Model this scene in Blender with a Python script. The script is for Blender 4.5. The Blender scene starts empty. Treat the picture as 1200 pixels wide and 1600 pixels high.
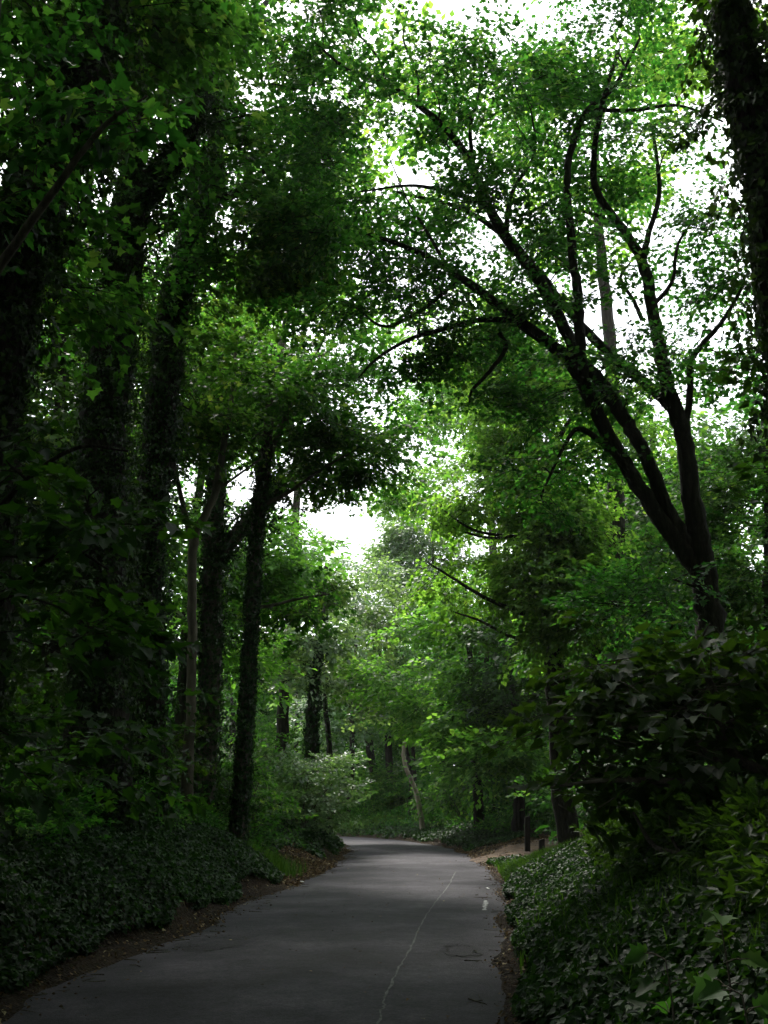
import bpy, math
import numpy as np
from mathutils import Vector

# ------------------------------------------------------------------ camera, world, sun, exposure
SC = bpy.context.scene
F, HY, EYE = 1617.0, 1255.0, 1.65            # focal length in photo pixels, horizon row, eye height
TH = math.atan((HY - 800) / F)
cd = bpy.data.cameras.new('camera'); cam = bpy.data.objects.new('camera', cd)
SC.collection.objects.link(cam); SC.camera = cam
cam.location = (0, 0, EYE); cam.rotation_euler = (math.pi / 2 + TH, 0, 0)
cd.sensor_fit = 'VERTICAL'; cd.sensor_height = 24; cd.lens = 24 * F / 1600
cd.clip_start = 0.05; cd.clip_end = 2000

SUN_EL, SUN_AZ = math.radians(54), math.radians(-13)   # azimuth from +Y towards +X
W = bpy.data.worlds.new('World'); SC.world = W; W.use_nodes = True
nt = W.node_tree; bgn = nt.nodes['Background']
sky = nt.nodes.new('ShaderNodeTexSky'); sky.sky_type = 'NISHITA'; sky.sun_disc = False
sky.sun_elevation = SUN_EL; sky.sun_rotation = SUN_AZ; sky.air_density = 1.5; sky.dust_density = 3
mx = nt.nodes.new('ShaderNodeMixRGB'); mx.inputs[0].default_value = 0.8
mx.inputs[2].default_value = (9.4, 9.7, 10.0, 1)        # even bright cloud cover
nt.links.new(sky.outputs[0], mx.inputs[1]); nt.links.new(mx.outputs[0], bgn.inputs[0])
bgn.inputs[1].default_value = 0.15
sd = bpy.data.lights.new('sun', 'SUN'); sd.energy = 3.2; sd.angle = math.radians(12); sd.color = (1, 0.96, 0.88)
sun = bpy.data.objects.new('sun', sd); SC.collection.objects.link(sun)
sdir = Vector((math.sin(SUN_AZ) * math.cos(SUN_EL), math.cos(SUN_AZ) * math.cos(SUN_EL), math.sin(SUN_EL)))
sun.rotation_euler = sdir.to_track_quat('Z', 'Y').to_euler()
SC.view_settings.view_transform = 'Standard'; SC.view_settings.look = 'None'
SC.view_settings.exposure = 1.2; SC.view_settings.gamma = 1
SC.cycles.max_bounces = 6; SC.cycles.diffuse_bounces = 4; SC.cycles.glossy_bounces = 2
SC.cycles.transmission_bounces = 2; SC.cycles.use_denoising = True
SC.cycles.caustics_reflective = False; SC.cycles.caustics_refractive = False

R = np.random.default_rng(7)

# ------------------------------------------------------------------ coordinates
def P(px, py, Y):
    u = (px - 600) / F; v = (800 - py) / F
    d = np.array([u, math.cos(TH) - v * math.sin(TH), math.sin(TH) + v * math.cos(TH)])
    return np.array([0, 0, EYE]) + d * (Y / d[1])

# ------------------------------------------------------------------ materials
def newmat(name):
    m = bpy.data.materials.new(name); m.use_nodes = True
    n = m.node_tree.nodes; n.clear()
    return m, n, m.node_tree.links
def N(n, t, **kw):
    x = n.new(t)
    for k, v in kw.items(): setattr(x, k, v)
    return x
def ramp(n, stops):
    r = n.new('ShaderNodeValToRGB'); e = r.color_ramp.elements
    while len(e) < len(stops): e.new(0.5)
    for i, (p, c) in enumerate(stops):
        e[i].position = p; e[i].color = (*c, 1)
    return r
def leaf_mat(name, dif, trans, tfac=0.5, rough=0.5, spec=0.2):
    """dif / trans: list of (pos, colour) along the per-leaf random number"""
    m, n, L = newmat(name)
    at = N(n, 'ShaderNodeAttribute', attribute_name='rnd')
    r1 = ramp(n, dif); r2 = ramp(n, trans)
    L.new(at.outputs['Fac'], r1.inputs[0]); L.new(at.outputs['Fac'], r2.inputs[0])
    p = N(n, 'ShaderNodeBsdfPrincipled'); p.inputs['Roughness'].default_value = rough
    p.inputs['Specular IOR Level'].default_value = spec
    oi = N(n, 'ShaderNodeObjectInfo')
    def vary(src):
        hs = N(n, 'ShaderNodeHueSaturation'); a_ = N(n, 'ShaderNodeMath', operation='MULTIPLY_ADD'); a_.inputs[1].default_value = .026; a_.inputs[2].default_value = .488
        v_ = N(n, 'ShaderNodeMath', operation='MULTIPLY_ADD'); v_.inputs[1].default_value = .45; v_.inputs[2].default_value = .75
        L.new(oi.outputs['Random'], a_.inputs[0]); L.new(at.outputs['Fac'], v_.inputs[0])
        L.new(a_.outputs[0], hs.inputs['Hue']); L.new(v_.outputs[0], hs.inputs['Value']); L.new(src, hs.inputs['Color']); return hs.outputs[0]
    t = N(n, 'ShaderNodeBsdfTranslucent'); mixn = N(n, 'ShaderNodeMixShader'); mixn.inputs[0].default_value = tfac
    o = N(n, 'ShaderNodeOutputMaterial')
    L.new(vary(r1.outputs[0]), p.inputs['Base Color']); L.new(vary(r2.outputs[0]), t.inputs[0])
    L.new(p.outputs[0], mixn.inputs[1]); L.new(t.outputs[0], mixn.inputs[2]); L.new(mixn.outputs[0], o.inputs[0])
    return m
def noise_mat(name, stops, scale=4, detail=8, rough=0.9, bump=0.3, bscale=30, stretch=(1, 1, 1), spec=0.3, dist=0.02):
    m, n, L = newmat(name)
    tc = N(n, 'ShaderNodeTexCoord'); mp = N(n, 'ShaderNodeMapping'); mp.inputs['Scale'].default_value = stretch
    L.new(tc.outputs['Object'], mp.inputs[0])
    a = N(n, 'ShaderNodeTexNoise'); a.inputs['Scale'].default_value = scale; a.inputs['Detail'].default_value = detail
    a.inputs['Roughness'].default_value = 0.65
    b = N(n, 'ShaderNodeTexNoise'); b.inputs['Scale'].default_value = bscale; b.inputs['Detail'].default_value = 6
    L.new(mp.outputs[0], a.inputs[0]); L.new(mp.outputs[0], b.inputs[0])
    r = ramp(n, stops); L.new(a.outputs[0], r.inputs[0])
    bp = N(n, 'ShaderNodeBump'); bp.inputs['Strength'].default_value = bump; bp.inputs['Distance'].default_value = dist
    L.new(b.outputs[0], bp.inputs['Height'])
    p = N(n, 'ShaderNodeBsdfPrincipled'); p.inputs['Roughness'].default_value = rough
    p.inputs['Specular IOR Level'].default_value = spec
    L.new(r.outputs[0], p.inputs['Base Color']); L.new(bp.outputs[0], p.inputs['Normal'])
    o = N(n, 'ShaderNodeOutputMaterial'); L.new(p.outputs[0], o.inputs[0])
    return m
M = {}
M['leaf'] = leaf_mat('broad_leaf', [(0, (.022, .065, .010)), (.6, (.038, .095, .013)), (1, (.07, .14, .02))],
                     [(0, (.042, .16, .014)), (.6, (.085, .27, .022)), (.9, (.16, .39, .035)), (1, (.26, .43, .05))], .5)
M['leaf_bright'] = leaf_mat('fresh_backlit_leaf', [(0, (.055, .13, .018)), (1, (.11, .21, .04))],
                     [(0, (.13, .34, .026)), (.8, (.27, .54, .045)), (1, (.38, .60, .07))], .55)  # brighter leaf copy; puts backlight into the colour of the centre trees
M['seedling_leaf'] = leaf_mat('seedling_leaf', [(0, (.05, .13, .025)), (1, (.10, .20, .05))], [(0, (.08, .24, .02)), (1, (.16, .34, .05))], .4)
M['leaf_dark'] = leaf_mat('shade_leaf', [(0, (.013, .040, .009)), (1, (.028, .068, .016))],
                     [(0, (.04, .12, .005)), (1, (.09, .22, .01))], .4)  # darker leaf copy; shade is put into the colour
M['leaf_grey'] = leaf_mat('greyish_sheen_leaf', [(0, (.07, .145, .06)), (1, (.14, .21, .11))],
                     [(0, (.11, .26, .04)), (1, (.24, .40, .08))], .45, .4, .5)  # pale tone includes the sky's sheen on the elder leaves
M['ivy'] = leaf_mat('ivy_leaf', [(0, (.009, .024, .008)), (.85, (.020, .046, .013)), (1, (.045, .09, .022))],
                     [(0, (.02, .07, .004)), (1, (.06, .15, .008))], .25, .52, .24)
M['grass'] = leaf_mat('grass_blade', [(0, (.03, .08, .012)), (1, (.07, .13, .02))],
                     [(0, (.08, .2, .01)), (1, (.14, .3, .02))], .4)
M['litter'] = leaf_mat('dead_leaf', [(0, (.03, .019, .010)), (.6, (.07, .045, .022)), (.9, (.15, .10, .045)), (1, (.36, .31, .18))],
                     [(0, (.05, .03, .01)), (1, (.2, .12, .04))], .2, .7, .2)
M['bark'] = noise_mat('bark', [(.3, (.030, .026, .020)), (.5, (.075, .066, .050)), (.7, (.13, .125, .095))],
                     3, 10, .92, .8, 14, (3, 3, .6), .2, .03)
M['bark_pale'] = noise_mat('pale_bark', [(.3, (.04, .034, .025)), (.55, (.09, .078, .058)), (.75, (.17, .15, .115))],
                     3, 8, .9, .5, 18, (2, 2, .7), .2, .02)
M['bark_dark'] = noise_mat('dark_bark', [(.3, (.010, .009, .007)), (.5, (.024, .021, .016)), (.7, (.05, .046, .034))], 5, 10, .92, 1.0, 9, (3, 3, .5), .15, .06)
M['bark_bare'] = noise_mat('bare_wood', [(.3, (.16, .13, .10)), (.7, (.36, .31, .24))], 3, 8, .9, .4, 18, (2, 2, .7), .2, .02)
M['timber'] = noise_mat('dark_timber', [(.3, (.012, .011, .009)), (.7, (.035, .03, .025))], 3, 6, .9, .4, 30, (4, 4, .5), .2, .01)
M['plastic'] = noise_mat('white_paper', [(.3, (.6, .6, .58)), (.7, (.8, .8, .8))], 6, 3, .6, .2, 20)
M['path'] = noise_mat('trodden_earth', [(.38, (.035, .022, .014)), (.52, (.085, .055, .036)), (.7, (.15, .105, .07))], 2, 9, .95, .6, 25)

def soil_material():
    m, n, L = newmat('woodland_soil')
    tc = N(n, 'ShaderNodeTexCoord')
    a = N(n, 'ShaderNodeTexNoise'); a.inputs['Scale'].default_value = 1.1; a.inputs['Detail'].default_value = 10
    b = N(n, 'ShaderNodeTexNoise'); b.inputs['Scale'].default_value = 22; b.inputs['Detail'].default_value = 8
    v = N(n, 'ShaderNodeTexVoronoi'); v.inputs['Scale'].default_value = 26
    for x in (a, b, v): L.new(tc.outputs['Object'], x.inputs['Vector'])
    r = ramp(n, [(.3, (.010, .007, .005)), (.5, (.028, .019, .012)), (.7, (.07, .048, .03))])
    mxa = N(n, 'ShaderNodeMath', operation='MULTIPLY_ADD'); mxa.inputs[1].default_value = .5
    L.new(a.outputs[0], mxa.inputs[0]); 
    h = N(n, 'ShaderNodeMath', operation='MULTIPLY'); h.inputs[1].default_value = .5
    L.new(b.outputs[0], h.inputs[0]); L.new(h.outputs[0], mxa.inputs[2]); L.new(mxa.outputs[0], r.inputs[0])
    bp = N(n, 'ShaderNodeBump'); bp.inputs['Strength'].default_value = .9; bp.inputs['Distance'].default_value = .05
    ad = N(n, 'ShaderNodeMath', operation='ADD'); L.new(b.outputs[0], ad.inputs[0]); L.new(v.outputs['Distance'], ad.inputs[1])
    L.new(ad.outputs[0], bp.inputs['Height'])
    p = N(n, 'ShaderNodeBsdfPrincipled'); p.inputs['Roughness'].default_value = .95; p.inputs['Specular IOR Level'].default_value = .15
    L.new(r.outputs[0], p.inputs['Base Color']); L.new(bp.outputs[0], p.inputs['Normal'])
    o = N(n, 'ShaderNodeOutputMaterial'); L.new(p.outputs[0], o.inputs[0])
    return m
def asphalt_material(name='asphalt', k=1.0):
    m, n, L = newmat(name)
    tc = N(n, 'ShaderNodeTexCoord')
    big = N(n, 'ShaderNodeTexNoise'); big.inputs['Scale'].default_value = .7; big.inputs['Detail'].default_value = 7; big.inputs['Roughness'].default_value = .6
    fine = N(n, 'ShaderNodeTexNoise'); fine.inputs['Scale'].default_value = 38; fine.inputs['Detail'].default_value = 5; fine.inputs['Roughness'].default_value = .75
    vor = N(n, 'ShaderNodeTexVoronoi'); vor.inputs['Scale'].default_value = 70
    for x in (big, fine, vor): L.new(tc.outputs['Object'], x.inputs['Vector'])
    r1 = ramp(n, [(.33, (.022 * k, .0195 * k, .0255 * k)), (.5, (.041 * k, .037 * k, .047 * k)), (.67, (.074 * k, .067 * k, .082 * k))])
    r2 = ramp(n, [(.3, (.42, .42, .43)), (.5, (.95, .95, .95)), (.7, (1.7, 1.7, 1.7))])
    L.new(big.outputs[0], r1.inputs[0]); L.new(fine.outputs[0], r2.inputs[0])
    mm = N(n, 'ShaderNodeMixRGB', blend_type='MULTIPLY'); mm.inputs[0].default_value = 1
    L.new(r1.outputs[0], mm.inputs[1]); L.new(r2.outputs[0], mm.inputs[2])
    mid = N(n, 'ShaderNodeTexNoise'); mid.inputs['Scale'].default_value = 7; mid.inputs['Detail'].default_value = 8; mid.inputs['Roughness'].default_value = .7
    L.new(tc.outputs['Object'], mid.inputs['Vector']); r3 = ramp(n, [(.3, (.62, .62, .62)), (.5, (1, 1, 1)), (.68, (1.28, 1.26, 1.24))]); L.new(mid.outputs[0], r3.inputs[0])
    m2 = N(n, 'ShaderNodeMixRGB', blend_type='MULTIPLY'); m2.inputs[0].default_value = 1
    L.new(mm.outputs[0], m2.inputs[1]); L.new(r3.outputs[0], m2.inputs[2]); mm = m2
    bp = N(n, 'ShaderNodeBump'); bp.inputs['Strength'].default_value = .7; bp.inputs['Distance'].default_value = .012
    L.new(vor.outputs['Distance'], bp.inputs['Height'])
    p = N(n, 'ShaderNodeBsdfPrincipled'); p.inputs['Roughness'].default_value = .75; p.inputs['Specular IOR Level'].default_value = .2
    L.new(mm.outputs[0], p.inputs['Base Color']); L.new(bp.outputs[0], p.inputs['Normal'])
    o = N(n, 'ShaderNodeOutputMaterial'); L.new(p.outputs[0], o.inputs[0])
    return m
M['soil'] = soil_material(); M['asphalt'] = asphalt_material(); M['asphalt_dark'] = asphalt_material('old_asphalt', .78)
M['tar'] = noise_mat('broken_tar', [(.35, (.012, .012, .012)), (.65, (.04, .038, .035))], 9, 6, .9, .5, 40)
M['asphalt_pale'] = asphalt_material('worn_asphalt', 1.35)
M['crack'] = noise_mat('crack_filler', [(.35, (.05, .05, .05)), (.6, (.15, .15, .15))], 9, 6, .8, .3, 40)
M['paint'] = noise_mat('worn_road_paint', [(.42, (.08, .08, .08)), (.52, (.34, .34, .34)), (.7, (.5, .5, .5))], 14, 6, .6, .3, 60)

# ------------------------------------------------------------------ mesh helpers
class Buf:
    """collects polygons of mixed size"""
    def __init__(s): s.v = []; s.f = []; s.n = []; s.r = []; s.nv = 0
    def add(s, verts, faces_flat, sizes, rnd):
        s.v.append(np.asarray(verts, float).reshape(-1, 3)); s.f.append(np.asarray(faces_flat, np.int64) + s.nv)
        s.n.append(np.asarray(sizes, np.int64)); s.r.append(np.broadcast_to(np.asarray(rnd, float), (len(s.n[-1]),)))
        s.nv += len(s.v[-1])
    def build(s, name, mat, parent=None, smooth=False, cat=True):
        me = bpy.data.meshes.new(name)
        if s.v:
            v = np.concatenate(s.v); f = np.concatenate(s.f); n = np.concatenate(s.n); r = np.concatenate(s.r)
            me.vertices.add(len(v)); me.vertices.foreach_set('co', v.astype(np.float32).ravel())
            me.loops.add(len(f)); me.loops.foreach_set('vertex_index', f.astype(np.int32))
            me.polygons.add(len(n)); st = np.concatenate([[0], np.cumsum(n)[:-1]])
            me.polygons.foreach_set('loop_start', st.astype(np.int32)); me.polygons.foreach_set('loop_total', n.astype(np.int32))
            if smooth: me.polygons.foreach_set('use_smooth', np.ones(len(n), bool))
            a = me.attributes.new('rnd', 'FLOAT', 'FACE'); a.data.foreach_set('value', r.astype(np.float32))
            me.update(calc_edges=True)
        if mat is not None: me.materials.append(mat)
        o = bpy.data.objects.new(name, me); SC.collection.objects.link(o)
        if parent is not None: o.parent = parent
        return o

def smooth_poly(p, per=8):
    p = np.asarray(p, float); out = []
    q = np.vstack([2 * p[0] - p[1], p, 2 * p[-1] - p[-2]])
    for i in range(1, len(q) - 2):
        a, b, c, d = q[i - 1], q[i], q[i + 1], q[i + 2]
        for t in np.linspace(0, 1, per, endpoint=False):
            out.append(.5 * ((2 * b) + (-a + c) * t + (2 * a - 5 * b + 4 * c - d) * t * t + (-a + 3 * b - 3 * c + d) * t ** 3))
    out.append(p[-1]); return np.array(out)

def tube(buf, pts, rad, seg=8, rough=0.0, rnd=0.5):
    pts = np.asarray(pts, float); rad = np.asarray(rad, float); n = len(pts)
    tan = np.gradient(pts, axis=0); tan /= np.linalg.norm(tan, axis=1)[:, None] + 1e-9
    ref = np.array([1., 0, 0]) if abs(tan[0][0]) < .8 else np.array([0, 1., 0])
    u = np.cross(tan[0], ref); u /= np.linalg.norm(u); us = []
    for i in range(n):
        u = u - tan[i] * np.dot(u, tan[i]); u /= np.linalg.norm(u) + 1e-9; us.append(u)
    us = np.array(us); ws = np.cross(tan, us)
    a = np.linspace(0, 2 * np.pi, seg, endpoint=False)
    rr = rad[:, None] * np.ones(seg)
    if rough:
        ph = R.random(4) * 6.28
        k = np.arange(n)[:, None] * .35
        rr = rr * (1 + rough * (np.sin(3 * a + ph[0] + k) * .5 + np.sin(5 * a + ph[1] - k * .7) * .3 + R.normal(0, .35, (n, seg))))
    v = pts[:, None] + rr[..., None] * (np.cos(a)[None, :, None] * us[:, None] + np.sin(a)[None, :, None] * ws[:, None])
    i = np.arange(n - 1)[:, None] * seg; j = np.arange(seg)[None]; j2 = (j + 1) % seg
    f = np.stack([i + j, i + j2, i + seg + j2, i + seg + j], -1).reshape(-1)
    sizes = np.full((n - 1) * seg, 4)
    f = np.concatenate([f, (n - 1) * seg + np.arange(seg)]); sizes = np.append(sizes, seg)
    buf.add(v.reshape(-1, 3), f, sizes, rnd)

# leaf outlines: right half from base to tip (x across, y along); halves fold at the midrib
HALF = {
    'maple': [(0, 0), (.16, -.10), (.42, -.06), (.36, .14), (.62, .40), (.34, .44), (.27, .58), (.20, .78), (0, 1.02)],
    'mid':   [(0, 0), (.40, -.02), (.34, .20), (.55, .45), (.22, .58), (0, 1.0)],
    'beech': [(0, 0), (.24, .18), (.30, .48), (.16, .80), (0, 1.0)],
    'ivy':   [(0, 0), (.36, -.12), (.50, .22), (.26, .45), (0, .95)],
    'lance': [(0, 0), (.16, .2), (.19, .5), (.10, .8), (0, 1.05)],
    'far':   [(0, 0), (.42, .42), (0, 1.0)],
}
def leaf_geo(kind):
    h = np.array(HALF[kind]); m = len(h)
    fold = .30 if kind != 'far' else .2
    right = np.c_[h, np.abs(h[:, 0]) * fold - .12 * h[:, 1] ** 2]
    left = right[1:-1].copy(); left[:, 0] *= -1
    v = np.vstack([right, left])
    f1 = list(range(m)); f2 = [0] + [m - 1] + [m + k for k in range(m - 3, -1, -1)]
    return v, np.array(f1 + f2), np.array([len(f1), len(f2)])
LG = {k: leaf_geo(k) for k in HALF}

def rotz(a): c, s = np.cos(a), np.sin(a); z = np.zeros_like(a); o = np.ones_like(a); return np.stack([np.stack([c, -s, z], -1), np.stack([s, c, z], -1), np.stack([z, z, o], -1)], -2)
def rotx(a): c, s = np.cos(a), np.sin(a); z = np.zeros_like(a); o = np.ones_like(a); return np.stack([np.stack([o, z, z], -1), np.stack([z, c, -s], -1), np.stack([z, s, c], -1)], -2)
def roty(a): c, s = np.cos(a), np.sin(a); z = np.zeros_like(a); o = np.ones_like(a); return np.stack([np.stack([c, z, s], -1), np.stack([z, o, z], -1), np.stack([-s, z, c], -1)], -2)

def leaves(buf, kind, pos, mats, scale, rnd):
    """pos (n,3), mats (n,3,3), scale (n,)"""
    lv, lf, ln = LG[kind]; n = len(pos)
    if n == 0: return
    v = np.einsum('nij,vj->nvi', mats * scale[:, None, None], lv) + pos[:, None]
    f = (lf[None] + (np.arange(n) * len(lv))[:, None]).reshape(-1)
    buf.add(v.reshape(-1, 3), f, np.tile(ln, n), np.repeat(rnd, len(ln)))

# spray templates: a flat fan of leaves on a twig, growing along +Y
def make_spray(nl, length, lsize, width, droop=.25, tilt=.35):
    side = R.integers(0, 2, nl) * 2 - 1
    t = np.sort(R.random(nl)) ** .8
    sw = R.random(nl) ** .7 * width * (1 - .55 * t)
    y = t * length + sw * .5
    pos = np.stack([side * sw, y, -droop * (y / length) ** 2 * length * .5 + R.normal(0, .035 * length, nl) - sw * .15], -1)
    az = -side * R.uniform(.3, 1.3, nl) * (1 - .5 * t)
    mats = rotz(az) @ rotx(R.normal(-.25, tilt, nl)) @ roty(R.normal(0, tilt, nl))
    return pos, mats, R.uniform(.65, 1.2, nl) * lsize, R.random(nl)
def spray_set(k, **kw): return [make_spray(**kw) for _ in range(k)]
SP = {
    'maple': spray_set(8, nl=16, length=.85, lsize=.165, width=.38),
    'mid': spray_set(10, nl=30, length=.95, lsize=.115, width=.45),
    'beech': spray_set(10, nl=36, length=.95, lsize=.095, width=.42),
    'far': spray_set(8, nl=34, length=1.5, lsize=.20, width=.75),
    'ivy': spray_set(8, nl=22, length=.55, lsize=.085, width=.25, droop=.7, tilt=.6),
    'lance': spray_set(8, nl=22, length=.6, lsize=.15, width=.2, tilt=.5),
}
def sprays(buf, wood, spkind, kind, pos, az, pitch, scale, twigr=.0065):
    """many sprays, vectorised per template"""
    tpl = SP[spkind]; n = len(pos)
    if n == 0: return
    ch = R.integers(0, len(tpl), n)
    Mx = rotz(az) @ rotx(pitch) @ roty(R.normal(0, .25, n))
    base = R.normal(0, .16, n)
    for k in range(len(tpl)):
        idx = np.where(ch == k)[0]
        if len(idx) == 0: continue
        lp, lm, ls, lr = tpl[k]
        p = np.einsum('nij,lj->nli', Mx[idx] * scale[idx, None, None], lp) + pos[idx, None]
        mt = np.einsum('nij,ljk->nlik', Mx[idx], lm)
        sc = (scale[idx, None] * ls[None])
        rr = np.clip(lr[None] * .8 + .1 + base[idx, None], 0, 1)
        leaves(buf, kind, p.reshape(-1, 3), mt.reshape(-1, 3, 3), sc.reshape(-1), rr.reshape(-1))
    if wood is not None:
        L = {'maple': .85, 'mid': .95, 'beech': .95, 'far': 1.5, 'ivy': .5, 'lance': .6}[spkind]
        tt = np.array([0, .5, 1.]); c = np.stack([np.zeros(3), tt * L, -.12 * L * tt ** 2], -1)
        ring = np.array([[1, 0, 0], [-.5, 0, .87], [-.5, 0, -.87]])
        tr = twigr * (1.4 - tt)
        loc = (c[:, None] + ring[None] * tr[:, None, None]).reshape(-1, 3)
        v = np.einsum('nij,vj->nvi', Mx * scale[:, None, None], loc) + pos[:, None]
        f = []
        for i in range(2):
            for j in range(3):
                j2 = (j + 1) % 3; f += [i * 3 + j, i * 3 + j2, (i + 1) * 3 + j2, (i + 1) * 3 + j]
        f = np.array(f)
        ff = (f[None] + (np.arange(n) * 9)[:, None]).reshape(-1)
        wood.add(v.reshape(-1, 3), ff, np.full(n * 6, 4), .5)

# places kept open to the sky: (a, b, radius)
OPEN = []
def open_air(a, b, r): OPEN.append((np.asarray(a, float), np.asarray(b, float), r))
def in_open(p):
    bad = np.zeros(len(p), bool)
    for a, b, r in OPEN:
        d = b - a; t = np.clip(((p - a) @ d) / (d @ d), 0, 1)
        q = a + t[:, None] * d
        rr = r if np.isscalar(r) else r[0] + (r[1] - r[0]) * t
        bad |= np.linalg.norm(p - q, axis=1) < rr * R.uniform(.8, 1.15, len(p))
    return bad

def tag(o, label=None, cat=None, group=None, kind=None):
    if label: o['label'] = label
    if cat: o['category'] = cat
    if group: o['group'] = group
    if kind: o['kind'] = kind
    return o
def empty(name, loc):
    o = bpy.data.objects.new(name, None); SC.collection.objects.link(o); o.location = tuple(loc); return o

# ------------------------------------------------------------------ road edges and terrain
Lp = smooth_poly([(-9, -50), (-5.6, -20), (-3.9, 0), (-2.98, 8.81), (-2.73, 11.1), (-2.45, 14.2), (-2.22, 17.4), (-1.96, 21), (-1.52, 26), (-1.16, 32.5),
      (-1.15, 40), (-1.7, 47), (-3.3, 51.0), (-6.5, 54), (-13, 57.5), (-45, 66)], 10)
Rp = smooth_poly([(-5, -50), (-1.6, -20), (.05, 0), (.87, 8.81), (1.15, 11.3), (1.6, 15.2), (2.1, 20.3), (2.57, 26.6), (2.76, 32.5), (2.58, 39.9), (1.63, 46.2),
      (0, 51.9), (-2.2, 55.6), (-5.8, 58.6), (-12.5, 62), (-45, 71)], 10)
def sdist(poly, x, y, left):
    """distance, positive to the left of the line (left=1) or to the right"""
    x = np.asarray(x, float).ravel(); y = np.asarray(y, float).ravel()
    a = poly[:-1]; d = poly[1:] - a; best = np.full(len(x), 1e9); sg = np.zeros(len(x)); yy = np.zeros(len(x))
    for i in range(len(a)):
        t = np.clip(((x - a[i, 0]) * d[i, 0] + (y - a[i, 1]) * d[i, 1]) / (d[i] @ d[i]), 0, 1)
        qx = x - a[i, 0] - t * d[i, 0]; qy = y - a[i, 1] - t * d[i, 1]; dd = np.hypot(qx, qy)
        m = dd < best; best[m] = dd[m]; sg[m] = np.sign(d[i, 0] * qy - d[i, 1] * qx)[m]; yy[m] = (a[i, 1] + t * d[i, 1])[m]
    return best * sg * left, yy
_ph = R.random((14, 3)) * 6.28
def wob(x, y, s=1.0, lo=0, hi=7):
    z = 0
    for i in range(lo, hi):
        f = .5 * 1.75 ** i * s; a = _ph[i, 2]
        z = z + np.sin(f * (x * math.cos(a) + y * math.sin(a)) + _ph[i, 0] + 1.3 * np.sin(f * .6 * (y * math.cos(a) - x * math.sin(a)) + _ph[i, 1])) / 1.7 ** i
    return z
def terr(x, y):
    x = np.asarray(x, float); y = np.asarray(y, float); shp = x.shape; x = x.ravel(); y = y.ravel()
    dl, yl = sdist(Lp, x, y, 1); dr, yr = sdist(Rp, x, y, -1)
    dl = dl - .16 + .10 * wob(x, y, 2.2, 0, 5); dr = dr + .07 * wob(x, y, 2.6, 0, 5)
    pl = np.interp(dl, [-9, -.25, -.05, .12, .40, .75, 1.3, 2.2, 3.5, 10, 60], [-.08, -.08, -.03, .03, .10, .52, 1.0, 1.5, 1.66, 1.9, 4.5])
    pr = np.interp(dr, [-9, -.2, -.05, .12, .30, .5, 1.1, 2.0, 3.4, 10, 60], [-.08, -.08, -.03, .03, .07, .30, .72, 1.22, 1.50, 1.8, 4.5])
    sl = np.interp(yl, [-50, 17, 21, 24, 26.5, 30, 33, 36, 46, 60], [1, 1, .9, .62, .22, .24, .62, .7, .62, .6])
    sr = np.interp(yr, [-50, 14, 18, 22, 26, 29, 31, 35, 38, 43, 52, 60], [1, 1, .88, .60, .34, .18, .10, .20, .38, .42, .45, .5])
    far_l = np.clip((dl - 4) / 6, 0, 1); far_r = np.clip((dr - 3) / 6, 0, 1)
    sl = sl * (1 - far_l) + far_l * .95; sr = sr * (1 - far_r) + far_r * np.where(yr > 28, .75, .95)
    h = np.where(dl > dr, pl * np.where(pl > 0, sl, 1), pr * np.where(pr > 0, sr, 1))
    d = np.maximum(dl, dr)
    amp = np.clip(d - .1, 0, 1)
    h = h + amp * (.10 * wob(x, y, .9, 0, 6)) + np.clip(d, 0, .5) * .05 * wob(x, y, 6, 0, 7)
    return h.reshape(shp)
def spaced(segs):
    out = []
    for a, b, s in segs: out.append(np.arange(a, b, s))
    return np.concatenate(out)
gx = spaced([(-220, -60, 20), (-60, -16, 3), (-16, -6, .4), (-6, 6.5, .11), (6.5, 16, .4), (16, 60, 3), (60, 221, 20)])
gy = spaced([(-120, -20, 12), (-20, 3, .8), (3, 34, .16), (34, 60, .3), (60, 100, 2), (100, 321, 22)])
X, Y = np.meshgrid(gx, gy); Z = terr(X, Y)
b = Buf(); nx, ny = len(gx), len(gy)
i = (np.arange(ny - 1)[:, None] * nx + np.arange(nx - 1)[None]).reshape(-1)
b.add(np.stack([X, Y, Z], -1).reshape(-1, 3), np.stack([i, i + 1, i + nx + 1, i + nx], -1).reshape(-1), np.full(len(i), 4), .5)
tag(b.build('ground', M['soil'], smooth=True), kind='structure')
def H(x, y): return float(terr(np.array([x]), np.array([y]))[0])
def norm_at(x, y, e=.12):
    hx = (terr(x + e, y) - terr(x - e, y)) / (2 * e); hy = (terr(x, y + e) - terr(x, y - e)) / (2 * e)
    n = np.stack([-hx, -hy, np.ones_like(hx)], -1); return n / np.linalg.norm(n, axis=-1)[..., None]

# road ribbon between its edges, reaching under the verges
b = Buf(); m = len(Lp); cols = 9
wdir = Rp[:m] - Lp[:m]
Lr = np.array([np.interp(np.linspace(0, m - 1, 600), np.arange(m), Lp[:, k]) for k in (0, 1)]).T
Rr = np.array([np.interp(np.linspace(0, m - 1, 600), np.arange(m), Rp[:, k]) for k in (0, 1)]).T
t = np.linspace(-.17, 1.12, cols)
pts = Lr[:, None] + (Rr - Lr)[:, None] * t[None, :, None]
zc = .02 * (1 - (2 * t - 1) ** 2)
V = np.concatenate([pts, np.broadcast_to(zc, (600, cols))[..., None]], -1)
i = (np.arange(599)[:, None] * cols + np.arange(cols - 1)[None]).reshape(-1)
b.add(V.reshape(-1, 3), np.stack([i, i + 1, i + cols + 1, i + cols], -1).reshape(-1), np.full(len(i), 4), .5)
tag(b.build('road', M['asphalt'], smooth=True), kind='structure')
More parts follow.
